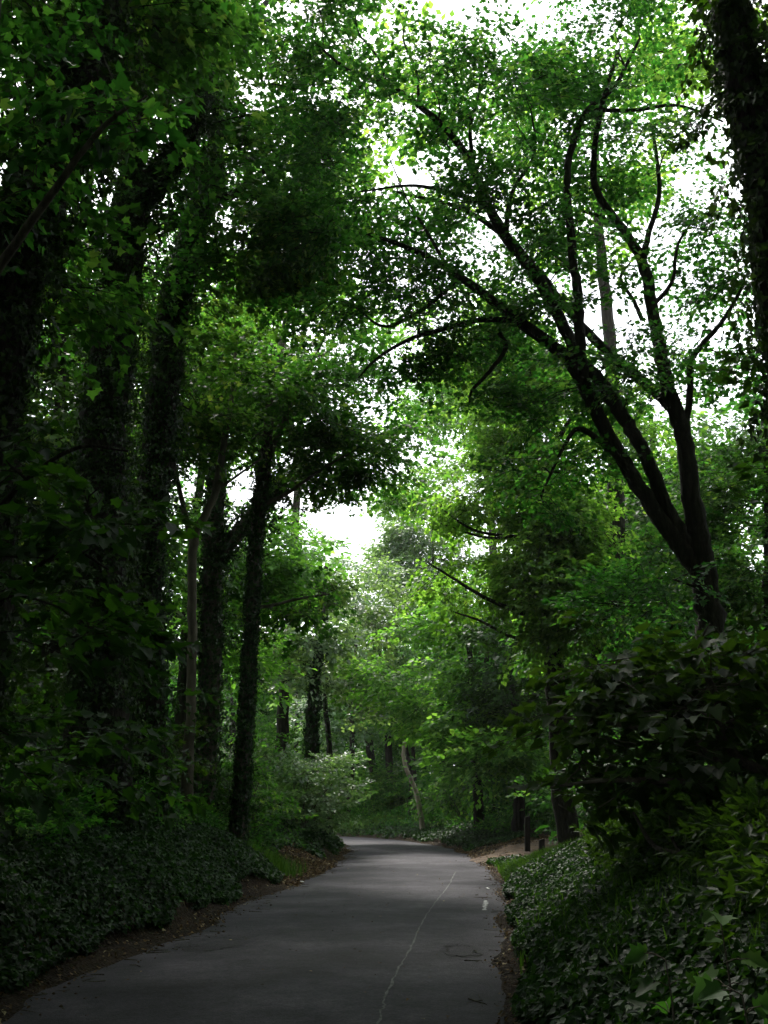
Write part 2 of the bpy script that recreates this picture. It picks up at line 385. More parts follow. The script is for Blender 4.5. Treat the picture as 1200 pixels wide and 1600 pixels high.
def road_z(x, y):
    dl = -sdist(Lp, x, y, 1)[0]; dr = -sdist(Rp, x, y, -1)[0]
    tt = dl / (dl + dr + 1e-6); return .02 * (1 - (2 * tt - 1) ** 2)
def G(px, py):
    p0 = P(px, py, 1.0); d = p0 - np.array([0, 0, EYE]); t = (.02 - EYE) / d[2]; return d[:2] * t

def ribbon(name, pts, w, mat, lift=.005, jitter=.012, wj=.35):
    pts = smooth_poly(pts, 14); n = len(pts)
    pts = pts + np.c_[np.cumsum(R.normal(0, jitter, n)) * .5 + R.normal(0, jitter, n), np.zeros(n)]
    tn = np.gradient(pts, axis=0); tn /= np.linalg.norm(tn, axis=1)[:, None]; nn = np.c_[-tn[:, 1], tn[:, 0]]
    ww = w * (1 + wj * R.normal(0, 1, n)).clip(.25, 2.2)
    a = pts + nn * ww[:, None] / 2; c = pts - nn * ww[:, None] / 2
    z = road_z(pts[:, 0], pts[:, 1]) + lift
    v = np.concatenate([np.c_[a, z], np.c_[c, z]]); i = np.arange(n - 1)
    bb = Buf(); bb.add(v, np.stack([i, i + 1, i + n + 1, i + n], -1).reshape(-1), np.full(n - 1, 4), .5)
    return bb.build(name, mat)
tag(ribbon('road_crack', [(-.25, 5), G(588, 1605), G(606, 1555), G(632, 1500), G(652, 1465), G(664, 1440), G(684, 1408), G(700, 1385), G(712, 1362)],
       .02, M['crack'], .006, .007), 'long pale wavering crack running up the right half of the road', 'crack')
def patch(name, c, rx, ry, mat, lift, n=26, k=.16, rz=0):
    a = np.linspace(0, 2 * np.pi, n, endpoint=False)
    r = 1 + k * np.sin(2 * a + R.random() * 6) + k * .6 * np.sin(5 * a + R.random() * 6) + R.normal(0, k * .3, n)
    x = rx * r * np.cos(a); y = ry * r * np.sin(a)
    X_ = c[0] + x * math.cos(rz) - y * math.sin(rz); Y_ = c[1] + x * math.sin(rz) + y * math.cos(rz)
    xs = np.append(X_, c[0]); ys = np.append(Y_, c[1])
    v = np.c_[xs, ys, road_z(xs, ys) + lift]
    i = np.arange(n); f = np.stack([i, (i + 1) % n, np.full(n, n)], -1).reshape(-1)
    bb = Buf(); bb.add(v, f, np.full(n, 3), .5); return bb.build(name, mat)
tag(ribbon('road_marking', [G(759, 1406), G(756, 1414), G(753, 1421)], .055, M['paint'], .006, .01, .45), 'short worn white paint dash near the right road edge', 'road marking')
def road_patch(label, px, py, rx, ry, arcs, k=.2, rz=0):
    c = G(px, py); o = patch('road_patch', c, rx, ry, M['asphalt_dark'], .004, k=k, rz=rz); tag(o, label, 'road patch')
    for a0, a1, f_ in arcs:
        a = np.linspace(a0, a1, 7); rr = f_ * (1 + R.normal(0, .07, 7))
        q = np.c_[c[0] + rx * rr * np.cos(a), c[1] + ry * rr * np.sin(a)]
        ribbon('crack', list(q), .009 + .012 * R.random(), M['tar'], .0075, .014, .7).parent = o
road_patch('sunken round asphalt patch with cracked rim in right wheel track', 722, 1484, .20, .55, [(.6, 3.4, 1.0), (3.7, 4.6, 1.0), (5.4, 6.4, 1.05), (1.2, 2.4, .7)])
road_patch('broken dark hollow in the asphalt by the left road edge', 340, 1472, .40, .75, [(.3, 2.2, 1.0), (2.6, 4.2, 1.1), (.9, 2.9, .6), (4.6, 5.9, .9), (3.4, 4.4, .5)], .25)
road_patch('small dark mended patch left of centre before the bend', 578, 1353, .30, .9, [(.2, 2.8, 1), (3.3, 5.5, 1)])
road_patch('dark mended patch by the right edge opposite the dirt path', 735, 1352, .34, .9, [(.5, 3.2, 1), (3.6, 5.4, 1)])

# dirt path climbing off to the right between post and bank
pc = smooth_poly([(2.35, 31.2), (3.3, 32.6), (4.6, 34.2), (6.4, 36.0), (8.6, 37.8), (12, 40), (18, 44)], 10)
tn = np.gradient(pc, axis=0); tn /= np.linalg.norm(tn, axis=1)[:, None]; nn = np.c_[-tn[:, 1], tn[:, 0]]
tt = np.linspace(-1, 1, 9); wd = np.interp(np.arange(len(pc)), [0, 12, 60], [1.1, 1.3, 1.2]) * (1 + .1 * R.normal(0, 1, len(pc)))
V = pc[:, None] + nn[:, None] * (tt[None, :, None] * wd[:, None, None]); z = terr(V[..., 0], V[..., 1]) + .05 - .07 * tt ** 4
i = (np.arange(len(pc) - 1)[:, None] * 9 + np.arange(8)[None]).reshape(-1)
b = Buf(); b.add(np.concatenate([V, z[..., None]], -1).reshape(-1, 3), np.stack([i, i + 9, i + 10, i + 1], -1).reshape(-1), np.full(len(i), 4), .5)
tag(b.build('path', M['path'], smooth=True), kind='structure')

# ------------------------------------------------------------------ trees
def grow(wood, nodes, nrad, targets, curl=.12, rtip=.007, k=.010, seg=5):
    """join every target to the nearest wood so far with a bent tapering branch; returns spray sites (pos, dir)"""
    nodes = list(nodes); nrad = list(nrad); sites = []; dirs = []
    A = np.array(nodes); t0 = np.array([np.min(np.linalg.norm(A - t, axis=1)) for t in targets])
    for ti in np.argsort(t0):
        t = targets[ti]; A = np.array(nodes)
        c = np.linalg.norm(A - t, axis=1) + .35 * np.abs(A[:, 2] - t[2] + .25) - .6 * np.minimum(nrad, .3)
        j = int(np.argmin(c)); a = A[j]; d = t - a; ln = np.linalg.norm(d)
        if ln < .15: continue
        ctrl = a + d * .5 + np.array([0, 0, curl * ln]) + R.normal(0, .10 * ln, 3)
        m = max(5, int(ln / .45)); s = np.linspace(0, 1, m)[:, None]
        pts = (1 - s) ** 2 * a + 2 * s * (1 - s) * ctrl + s ** 2 * t
        pts[1:-1] += R.normal(0, .025 * min(ln, 2), (m - 2, 3))
        r0 = min(nrad[j] * .75, .012 + k * ln); rr = r0 + (rtip - r0) * s[:, 0] ** .8
        tube(wood, pts, rr, seg)
        for q in range(1, m):
            nodes.append(pts[q]); nrad.append(rr[q])
            if q / (m - 1) > .3:
                sites.append(pts[q]); dirs.append(pts[q] - pts[q - 1])
    return np.array(sites).reshape(-1, 3), np.array(dirs).reshape(-1, 3)

def blob_pts(c, r, n):
    v = R.normal(0, 1, (n, 3)); v /= np.linalg.norm(v, axis=1)[:, None]
    return np.asarray(c) + v * (R.random(n) ** .45)[:, None] * np.asarray(r)

def ivy_sleeve(buf, pts, rad, dens=420, size=.075, thick=.06, shag=.25):
    pts = np.asarray(pts); rad = np.asarray(rad)
    seg = np.linalg.norm(np.diff(pts, axis=0), axis=1); area = seg * 6.28 * (rad[:-1] + rad[1:]) / 2
    n = int(area.sum() * dens)
    j = R.choice(len(seg), n, p=area / area.sum()); t = R.random(n)[:, None]
    c = pts[j] * (1 - t) + pts[j + 1] * t; r = (rad[j] * (1 - t[:, 0]) + rad[j + 1] * t[:, 0])
    tn = (pts[j + 1] - pts[j]) / seg[j][:, None]
    a = R.random(n) * 6.283; ref = np.tile([1., .1, 0], (n, 1)); u = np.cross(tn, ref); u /= np.linalg.norm(u, axis=1)[:, None]; w = np.cross(tn, u)
    o = np.cos(a)[:, None] * u + np.sin(a)[:, None] * w
    lump = .5 + .5 * np.sin(c[:, 2] * 2.3 + a * 2) * np.sin(c[:, 2] * 5.1 - a)
    p = c + o * (r + thick * R.random(n) + shag * lump * R.random(n) ** 2)[:, None]
    # leaf axis hangs down, its face turned outwards
    y = np.array([0, 0, -1.]) + R.normal(0, .35, (n, 3)); z = o + R.normal(0, .35, (n, 3)); z -= y * (np.sum(z * y, 1) / np.sum(y * y, 1))[:, None]
    y /= np.linalg.norm(y, axis=1)[:, None]; z /= np.linalg.norm(z, axis=1)[:, None]; x = np.cross(y, z)
    leaves(buf, 'ivy', p, np.stack([x, y, z], -1), R.uniform(.6, 1.35, n) * size, R.random(n))

def tree(name, label, stems, blobs, spk='mid', leafk=None, leafmat='leaf', barkmat='bark', ivy=None, group=None, base=None,
         dens=1.0, cat='tree', seg=10, att=9, pitch=(.0, .3), sscale=(.75, 1.3), ivy_size=.075, ivymat='ivy'):
    """stems: list of (points, radii); blobs: (centre, radii, sprays)"""
    leafk = leafk or spk
    wood_t = Buf(); wood_b = Buf(); lf = Buf(); iv = Buf()
    nodes = []; nr = []
    for k, (pts, rad) in enumerate(stems):
        sp = smooth_poly(pts, 7); rr = np.interp(np.linspace(0, len(rad) - 1, len(sp)), np.arange(len(rad)), rad)
        n = len(sp); sp = sp + np.c_[R.normal(0, 1, (n, 2)), np.zeros(n)] * (rr * .10)[:, None]
        (tube(wood_t, sp, rr, seg, .07) if k == 0 else tube(wood_t, sp, rr, max(6, seg - 2), .05))
        nodes += list(sp); nr += list(rr)
        if ivy and k in ivy:
            lo, hi, dn, shag = ivy[k]; m = len(sp)
            s = slice(int(lo * m), max(int(lo * m) + 2, int(hi * m)))
            ivy_sleeve(iv, sp[s], rr[s] * .9, dn, ivy_size, .05, shag)
            q = sp[s]; qr = rr[s]; ns = int(len(q) * 5 * (qr.mean() / .3 + .3)); jj = R.integers(0, len(q), ns); aa = R.random(ns) * 6.283
            o_ = np.stack([np.cos(aa), np.sin(aa), np.zeros(ns)], -1)
            sprays(iv, None, 'ivy', 'ivy', q[jj] + o_ * (qr[jj] + .02)[:, None] + np.stack([0 * aa, 0 * aa, R.normal(0, .3, ns)], -1), np.arctan2(-o_[:, 0], o_[:, 1]), R.normal(-.5, .5, ns), R.uniform(.4, 1.15, ns) * (.6 + shag * 2))
    nodes_a = np.array(nodes); hi = nodes_a[:, 2] > nodes_a[:, 2].min() + .25 * np.ptp(nodes_a[:, 2])
    nn_ = [x for x, h_ in zip(nodes, hi) if h_]; nr_ = [x for x, h_ in zip(nr, hi) if h_]
    tg = []; cnt = 0
    blobs = [(c, r, max(3, int(n * dens))) for c, r, n in blobs]
    for c, r, n in blobs:
        q = blob_pts(c, r, max(2, int(n / att))); q = q[~in_open(q)]; tg.append(q); cnt += n
    if tg and sum(len(x) for x in tg):
        tg = np.concatenate(tg)
        sites, dirs = grow(wood_b, nn_, nr_, tg)
        pos = []; 
        for c, r, n in blobs:
            c = np.asarray(c); r = np.asarray(r)
            inside = np.where(np.sum(((sites - c) / (r * 1.15)) ** 2, axis=1) < 1)[0]
            if len(inside) == 0: continue
            j = R.choice(inside, n); p = sites[j] + R.normal(0, .22, (n, 3)) * np.array([1, 1, .6]); pos.append(np.c_[p, dirs[j]])
        pos = np.concatenate(pos); pos = pos[~in_open(pos[:, :3])]
        n = len(pos); dz = pos[:, 3:5]; az = np.arctan2(-dz[:, 0], dz[:, 1]) + R.normal(0, .9, n)
        sprays(lf, wood_b, spk, leafk, pos[:, :3], az, R.normal(pitch[0], pitch[1], n), R.uniform(*sscale, n))
    bs = np.asarray(stems[0][0][0], float) if base is None else base
    root = empty(name, (0, 0, 0))
    root.location = tuple(bs)
    tag(root, label, cat, group)
    kids = [wood_t.build('trunk', M[barkmat], root, True)]
    if wood_b.v: kids.append(wood_b.build('branches', M[barkmat], root, True))
    if lf.v: kids.append(lf.build('crown', M[leafmat], root))
    if iv.v: kids.append(iv.build('ivy', M[ivymat], root))
    for k_ in kids:
        k_.data.transform(__import__('mathutils').Matrix.Translation(-Vector(bs)))
    return root

def ground_to(p, sink=.15):
    return np.array([p[0], p[1], H(p[0], p[1]) - sink])
def pix(lst, Yd):
    """photo rows/columns at their distances: (px, py) or (px, py, Y)"""
    return [P(q[0], q[1], q[2] if len(q) > 2 else Yd) for q in lst]

# open sky above the lane
open_air(P(532, 825, 34), P(528, 820, 90), (.8, 1.9))
open_air(P(600, 425, 22), P(600, 425, 60), (.9, 2.0))
open_air(P(592, 620, 26), P(592, 620, 60), (.55, 1.1))
open_air(P(1095, 500, 19), P(1095, 500, 60), (.75, 3.2))
open_air(P(1100, 620, 19), P(1100, 620, 60), (.55, 2.6))
open_air(P(1060, 370, 20), P(1060, 370, 60), (.7, 2.4))
open_air(P(790, 20, 16), P(790, 20, 50), (1.0, 3.2))
open_air(P(505, 150, 16), P(505, 150, 50), (.3, 1.3))
open_air(P(650, 30, 18), P(650, 30, 50), (.5, 1.5))
open_air(P(430, 80, 20), P(430, 80, 50), (.4, 1.2))
open_air(P(540, 200, 20), P(540, 200, 60), (.5, 1.6))
open_air(P(690, 150, 19), P(690, 150, 60), (.4, 1.3))
open_air(P(460, 465, 26), P(460, 465, 70), (.4, 1.4))
open_air(P(720, 330, 19), P(720, 330, 60), (.25, 1.0))

open_air((.2, 36, 6), (-4.3, 56, 34), (2.6, 5.0))  # foliage cleared along the sun's slant to light the far road
def B(px, py, Yd, rx, ry, rz, n): return (P(px, py, Yd), (rx, ry, rz), n)

# T1 big ivy-clad forked tree on the left bank
b0 = ground_to(P(155, 1250, 17))
tree('ivy_clad_tree', 'widest ivy-clad trunk on the left bank, forking high up towards the road',
     [([b0] + pix([(158, 1050), (160, 850), (165, 650), (185, 480), (205, 330), (262, 255), (310, 170), (345, 80, 18), (352, -40, 18)], 17), [.50, .46, .42, .40, .36, .33, .28, .20, .16, .12, .08]),
      (pix([(205, 340), (205, 230), (215, 120), (225, 0), (230, -120)], 17), [.26, .22, .2, .17, .12]),
      (pix([(342, 85, 18), (380, 40, 18.5), (420, 0, 19), (470, -60, 20)], 17), [.10, .08, .06, .04])],
     [B(330, 60, 17, 2.6, 3, 1.6, 260), B(130, 120, 17, 2.6, 3, 2.2, 260), B(430, 180, 18, 1.7, 2.5, 1.6, 110), B(300, 330, 18, 1.6, 2, 1.6, 170), B(440, 330, 19, 1.5, 2, 1.4, 180),
      B(80, 420, 18, 1.6, 2, 1.8, 150), B(350, -120, 17, 3.5, 4, 2, 220)],
     ivy={0: (0.0, .85, 900, .28), 1: (0, .7, 650, .2)}, ivy_size=.062, dens=.65, barkmat='bark_dark')
# T2 second ivy trunk
b0 = ground_to(P(232, 1250, 19.5))
tree('ivy_clad_tree', 'ivy-covered trunk leaning right just behind the widest left trunk',
     [([b0] + pix([(232, 1100), (228, 900), (248, 700), (265, 540), (285, 420), (318, 310), (340, 200), (330, 60)], 19.5), [.36, .32, .3, .3, .3, .28, .24, .14, .08]),
      (pix([(318, 320), (370, 300), (430, 250), (480, 190)], 19.5), [.12, .09, .06, .04])],
     [B(380, 420, 20, 1.8, 2, 1.3, 190), B(490, 300, 20, 1.5, 2, 1.3, 180), B(480, 450, 20, 1.2, 2, .9, 110), B(300, 560, 20, 1.5, 2, 1.3, 120)],
     ivy={0: (0.0, .85, 850, .22)}, ivy_size=.062, dens=.65, barkmat='bark_dark')
# T0 near ivy trunk at the left edge
b0 = ground_to(np.array([-4.6, 10.6, 0]))
tree('ivy_clad_tree', 'dark ivy-smothered trunk cut by the left edge of the photo',
     [([b0, P(-40, 1000, 10.6), P(-25, 700, 10.6), P(5, 480, 10.6), P(50, 330, 10.6), P(110, 180, 10.6), P(160, 40, 10.6), P(185, -150, 10.6)], [.42, .36, .33, .33, .30, .28, .24, .15]),
      (pix([(10, 470), (-40, 300), (-80, 100)], 10.6), [.2, .15, .1])],
     [B(60, 60, 11, 1.2, 1.5, 1.1, 130), B(20, 330, 11, .9, 1.5, 1.2, 100), B(200, 60, 12, 1.2, 1.5, 1, 110), B(100, -200, 11, 2.5, 3, 1.5, 180)],
     ivy={0: (0.0, .9, 900, .28)}, ivy_size=.06, dens=.7, barkmat='bark_dark')
# T3 slender bare tree
b0 = ground_to(P(290, 1252, 22))
tree('young_tree', 'slender pale bare trunk forking in a Y between ivy trunks on the left',
     [([b0] + pix([(298, 1120), (300, 980), (302, 850), (318, 810), (336, 770), (348, 705), (362, 620), (370, 520)], 22), [.14, .105, .10, .10, .09, .085, .075, .05, .03]),
      (pix([(302, 855), (292, 815), (275, 740), (262, 640)], 22), [.08, .065, .05, .03]),
      (pix([(340, 765), (375, 740), (410, 715)], 22), [.04, .03, .02])],
     [B(330, 640, 22, 1.6, 1.6, 1.2, 110), B(250, 700, 22, 1.1, 1.5, 1.0, 60)], barkmat='bark_pale', leafmat='leaf')
# T4 slim ivy trunk beside road
b0 = ground_to(P(373, 1296, 24))
tree('ivy_clad_tree', 'slim ivy-sleeved trunk standing closest to the left road edge',
     [([b0] + pix([(385, 1100), (394, 960), (402, 820), (411, 735), (420, 660), (432, 590), (446, 500), (452, 420)], 24), [.20, .16, .15, .145, .14, .13, .11, .08, .04]),
      (pix([(412, 735), (450, 640), (490, 560), (520, 500)], 24), [.09, .07, .05, .03]),
      (pix([(408, 790), (450, 770), (500, 735), (560, 700)], 24), [.06, .05, .035, .02]),
      (pix([(398, 950), (430, 945), (470, 935), (515, 928)], 24), [.05, .04, .03, .02])],
     [B(440, 560, 24, 2.0, 2, 1.4, 250), B(560, 640, 24, 1.6, 2, 1.0, 170), B(600, 720, 25, 1.4, 2, .8, 150), B(500, 700, 24, 1.4, 2, .7, 120), B(420, 650, 23, 1.8, 2, 1.0, 150),
      B(330, 560, 24, 1.5, 2, 1.0, 110), B(480, 930, 24, .9, 1.2, .45, 60), B(560, 560, 25, 1.0, 2, .7, 70)],
     ivy={0: (0.0, .55, 620, .05)}, spk='mid', ivy_size=.08, dens=.6)
# leaning ivy trunks behind T4
b0 = ground_to(P(322, 1240, 27))
tree('ivy_clad_tree', 'dark ivy trunk behind the pale forked trunk with limb leaning to the gap',
     [([b0] + pix([(328, 1050), (332, 880), (340, 740), (350, 620), (362, 500)], 27), [.30, .27, .26, .24, .19, .12]),
      (pix([(336, 880), (385, 815), (430, 765), (475, 735), (520, 690)], 27), [.2, .18, .17, .12, .06])],
     [B(480, 740, 27, 1.0, 1.5, .5, 60), B(350, 560, 27, 1.8, 2, 1.4, 140)],
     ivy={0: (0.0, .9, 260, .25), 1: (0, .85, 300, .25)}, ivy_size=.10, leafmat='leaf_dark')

# T6 big many-stemmed tree on the right
Y6 = 16
b0 = ground_to(P(1150, 1280, Y6))
tree('spreading_tree', 'large multi-stemmed tree on the right whose limbs arch over the road',
     [([b0] + pix([(1130, 1100), (1108, 960), (1098, 880), (1083, 790), (1072, 700), (1052, 630), (1035, 560), (1018, 480), (1005, 410), (975, 360), (930, 290), (935, 190, 15.5), (965, 80, 15.5)], Y6),
       [0.310, 0.249, 0.215, 0.189, 0.163, 0.142, 0.129, 0.116, 0.103, 0.095, 0.077, 0.060, 0.047, 0.034]),
      (pix([(1112, 985), (1094, 900), (1052, 840), (1008, 775), (965, 705), (925, 630), (890, 565), (830, 515), (770, 470), (700, 420), (640, 388), (565, 362)], Y6), [0.129, 0.159, 0.138, 0.125, 0.120, 0.116, 0.112, 0.099, 0.082, 0.065, 0.047, 0.026]),
      (pix([(1100, 930), (1085, 870), (1040, 790), (1010, 715), (975, 655), (940, 600), (905, 560), (870, 490), (830, 420), (790, 370), (762, 320), (740, 265), (705, 210), (655, 165), (605, 132), (545, 110), (490, 65)], Y6),
       [0.103, 0.120, 0.116, 0.112, 0.112, 0.107, 0.103, 0.103, 0.099, 0.095, 0.086, 0.073, 0.060, 0.052, 0.043, 0.030, 0.017]),
      (pix([(925, 620, 16), (912, 585, 15.8), (905, 500), (898, 420), (886, 300), (892, 235), (918, 172), (960, 135), (1000, 60)], Y6 - .6), [0.077, 0.086, 0.086, 0.077, 0.065, 0.060, 0.052, 0.039, 0.026]),
      (pix([(1072, 665), (1078, 610), (1080, 565), (1100, 535), (1130, 500), (1165, 440)], Y6), [0.060, 0.056, 0.052, 0.047, 0.039, 0.026]),
      (pix([(1055, 640), (1010, 600), (960, 560), (900, 500), (820, 400), (730, 330), (620, 300)], Y6 + .6), [0.103, 0.095, 0.086, 0.077, 0.060, 0.043, 0.026]),
      (pix([(1003, 415), (1012, 370), (1030, 300), (1020, 200)], Y6), [0.069, 0.052, 0.043, 0.026]),
      (pix([(1003, 500), (990, 470), (970, 435), (985, 410)], Y6), [0.039, 0.034, 0.026, 0.017]),
      (pix([(800, 500), (750, 500), (690, 515), (640, 530), (590, 560), (560, 590)], Y6), [0.052, 0.047, 0.043, 0.034, 0.026, 0.013]),
      (pix([(780, 520), (790, 545), (765, 580), (738, 610), (733, 632)], Y6), [0.043, 0.039, 0.034, 0.026, 0.017]),
      (pix([(720, 430), (690, 460), (650, 490), (600, 510), (555, 480)], Y6), [0.043, 0.039, 0.034, 0.026, 0.017]),
      (pix([(990, 740), (950, 700), (905, 670), (880, 700), (845, 775)], Y6 - .5), [0.069, 0.052, 0.043, 0.030, 0.017]),
      (pix([(762, 320), (700, 300), (640, 290), (560, 300)], Y6), [0.052, 0.039, 0.026, 0.013]),
      (pix([(740, 265), (735, 200), (750, 130), (740, 60)], Y6), [0.043, 0.034, 0.026, 0.013]),
      (pix([(655, 165), (650, 110), (630, 60), (640, 10)], Y6), [0.030, 0.026, 0.017, 0.009]),
      (pix([(605, 132), (590, 90), (560, 50), (555, 10)], Y6), [0.026, 0.019, 0.014, 0.009]),
      (pix([(790, 370), (800, 300), (835, 240), (830, 170)], Y6), [0.052, 0.039, 0.026, 0.013]),
      (pix([(1018, 480), (1050, 440), (1060, 380), (1095, 330)], Y6), [0.043, 0.034, 0.026, 0.013]),
      (pix([(700, 420), (660, 350), (640, 320), (610, 250)], Y6), [0.034, 0.026, 0.017, 0.009]),
      (pix([(975, 360), (940, 340), (905, 330), (900, 350)], Y6), [0.043, 0.034, 0.026, 0.017]),
      (pix([(915, 172), (990, 172), (1060, 165), (1130, 190)], Y6 - .6), [0.043, 0.034, 0.026, 0.017])],
     [B(640, 300, 16, 1.7, 2, .7, 180), B(760, 340, 16, 1.5, 2, .9, 170), B(800, 480, 16, 1.5, 2, .6, 130), B(900, 420, 16, 1.3, 2, 1.2, 140), B(860, 200, 16, 1.6, 2, 1.5, 250),
      B(680, 420, 16, 1.1, 1.5, .6, 100), B(620, 170, 16, 1.3, 2, .9, 130), B(730, 120, 16, 1.4, 2, 1.0, 170), B(960, 100, 16, 1.6, 2, 1.2, 200), B(1010, 260, 16, 1.0, 2, 1.1, 110),
      B(950, 560, 16, .9, 1.5, .9, 110), B(880, 700, 15.5, .8, 1.2, .6, 60), B(540, 60, 16, 1.3, 2, .9, 120), B(510, 220, 16, 1.0, 1.5, .7, 110), B(480, 350, 17, .9, 1.3, .5, 60), B(590, 480, 16, .7, 1.2, .35, 50), B(700, 520, 16, 1.2, 1.5, .4, 90), B(620, 560, 16, .9, 1.3, .4, 50),
      B(900, -80, 16, 3, 3, 1.5, 200), B(600, -100, 16, 3, 3, 1.3, 150), B(1080, 560, 17, .5, 1, .9, 34), B(1080, 450, 16.5, .8, 1.2, 1.0, 64), B(1160, 430, 16, .4, .5, .4, 40), B(1090, 340, 16, .6, .6, .5, 60), B(735, 620, 16, .25, .4, .2, 14), B(845, 770, 15.5, .3, .4, .3, 24), B(1120, 600, 16.5, .5, .6, .5, 30), B(1000, 620, 16, .8, 1.5, .7, 60), B(1080, 1060, 15, 1.1, .8, .35, 150), B(1000, 930, 15.4, .7, .8, .4, 70), B(800, 600, 16, .9, 1.3, .5, 60)],
     spk='beech', leafk='mid', barkmat='bark_dark', sscale=(.6, 1.1), seg=12, dens=.58)
# T7 dark ivy trunk top right
b0 = ground_to(np.array([4.3, 9.0, 0]))
tree('ivy_clad_tree', 'black ivy-laden trunk leaning in from the top right corner',
     [([b0, P(1290, 800, 9.0), P(1240, 500, 9.0), P(1190, 250, 9.0), P(1150, 60, 9.0), P(1110, -150, 9.0)], [.36, .30, .25, .21, .17, .12])],
     [B(1190, -60, 9, .7, 1.2, .6, 40), B(1195, 590, 9.5, .2, .4, .14, 7), B(1210, 180, 9, .3, .5, .7, 12), B(1290, 800, 10, .5, 1, .8, 20)],
     ivy={0: (0.1, .95, 800, .22)}, spk='maple', leafmat='leaf_dark', barkmat='bark_dark', sscale=(.45, .75))
# T8 ivy column tree right of road
b0 = ground_to(P(884, 1262, 28))
tree('ivy_clad_tree', 'tall trunk wrapped in hanging bright green ivy right of the bend',
     [([b0] + pix([(872, 1120), (862, 980), (858, 850), (845, 740), (828, 640), (815, 540), (800, 470)], 28), [.30, .27, .27, .26, .24, .20, .14, .08]),
      (pix([(820, 960), (760, 935), (710, 905), (670, 880)], 27.5), [.07, .055, .04, .025]),
      (pix([(850, 838), (800, 838), (740, 828), (690, 795)], 27.5), [.06, .05, .04, .02]),
      (pix([(850, 845), (800, 842), (750, 838), (700, 822), (660, 810)], 28.5), [.06, .05, .04, .03, .02]),
      (pix([(855, 1000), (800, 995), (750, 970), (705, 955)], 28), [.05, .045, .035, .02]),
      (pix([(845, 740), (870, 690), (900, 640)], 28), [.10, .08, .05])],
     [B(830, 640, 28, 1.4, 1.2, 2.6, 330), B(860, 820, 27.6, 1.3, 1.0, 2.0, 330), B(890, 760, 28, 1.8, 1.5, 2.0, 200), B(780, 760, 28, 1.5, 1.5, 1.4, 150), B(760, 900, 28, 1.6, 1.5, 1.0, 130),
      B(900, 900, 27, 1.4, 1.2, 1.6, 160), B(820, 500, 28, 1.9, 2, 1.8, 220), B(860, 960, 27.4, 1.1, .9, 1.2, 150), B(790, 560, 28, 1.4, 1.2, 1.6, 160), B(700, 780, 28, 1.0, 1.5, .6, 60), B(940, 620, 28, 1.4, 1.5, 1.6, 110)], dens=.85, ivymat='leaf_bright',
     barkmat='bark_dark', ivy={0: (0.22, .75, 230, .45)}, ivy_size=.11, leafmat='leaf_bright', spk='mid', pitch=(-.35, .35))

# ------------------------------------------------------------------ further individual trees
def simple_tree(name, label, px, py, Yd, topy, lean=0, r=.16, blobs=(), ivy=0, **kw):
    kw.setdefault('dens', .7); kw.setdefault('barkmat', 'bark_dark')
    b0 = ground_to(P(px, py, Yd)); n = 5
    pts = [b0] + [P(px + lean * k / n + R.normal(0, 3), py + (topy - py) * k / n, Yd) for k in range(1, n + 1)]
    rad = [r * 1.25] + list(np.linspace(r, r * .35, n))
    return tree(name, label, [(pts, rad)], list(blobs), ivy={0: (0, .8, ivy, .18)} if ivy else None, **kw)

G_ = 'woodland trees standing back from the road'
simple_tree('ivy_clad_tree', 'thin ivy-sleeved trunk above the pale shrub on the left', 487, 1215, 42, 880, 18, .24,
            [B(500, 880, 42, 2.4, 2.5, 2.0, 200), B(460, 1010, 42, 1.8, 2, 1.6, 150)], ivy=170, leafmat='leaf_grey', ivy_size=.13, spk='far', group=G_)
simple_tree('ash_tree', 'thin bare dark trunk just right of the ivy-sleeved one by the gap', 515, 1230, 48, 900, -4, .13,
            [B(540, 950, 48, 2.6, 2.5, 2.4, 190), B(520, 1080, 48, 2.0, 2, 1.8, 140)], leafmat='leaf_grey', spk='far', group=G_)
simple_tree('ash_tree', 'feathery pale green tree directly below the biggest sky gap', 545, 1240, 62, 900, 12, .16,
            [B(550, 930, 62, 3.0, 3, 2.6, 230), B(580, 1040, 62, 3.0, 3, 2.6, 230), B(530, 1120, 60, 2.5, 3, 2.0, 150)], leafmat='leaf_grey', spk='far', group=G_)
simple_tree('beech_tree', 'stout dark trunk right of the bend under layered drooping boughs', 750, 1292, 44, 900, -20, .20,
            [B(720, 960, 44, 3.2, 3, 1.6, 230), B(690, 1060, 43, 3.2, 3, .8, 170), B(780, 1110, 43, 2.6, 2.5, 1.0, 200), B(660, 1120, 45, 2.0, 2.5, .6, 130), B(735, 1140, 42, 1.9, 2, .6, 150), B(780, 1190, 39, 1.8, 2, .8, 190)], spk='far', leafmat='leaf_bright', dens=.55, group=G_)
simple_tree('beech_tree', 'brownish trunk just right of the stout dark one by the bend', 772, 1280, 47, 950, -15, .22,
            [B(790, 960, 47, 3.0, 3, 2.2, 250), B(800, 1080, 47, 2.8, 3, 1.4, 180)], spk='far', group=G_)
simple_tree('beech_tree', 'tree with light green tiered boughs straight ahead beyond the bend', 690, 1275, 66, 820, -10, .20,
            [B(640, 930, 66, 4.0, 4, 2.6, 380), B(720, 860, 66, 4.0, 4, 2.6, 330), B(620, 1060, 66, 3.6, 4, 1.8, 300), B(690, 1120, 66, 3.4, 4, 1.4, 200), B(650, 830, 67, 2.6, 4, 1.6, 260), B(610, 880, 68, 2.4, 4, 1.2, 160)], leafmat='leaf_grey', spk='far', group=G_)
simple_tree('beech_tree', 'left one of two dark stems standing together beyond the bend', 638, 1282, 58, 1080, -6, .16,
            [B(630, 1100, 58, 2.2, 2, 1.2, 120)], spk='far', group=G_)
simple_tree('beech_tree', 'right one of two dark stems standing together beyond the bend', 651, 1284, 57, 1060, -4, .14,
            [B(660, 1080, 57, 2.2, 2, 1.2, 120)], spk='far', group=G_)
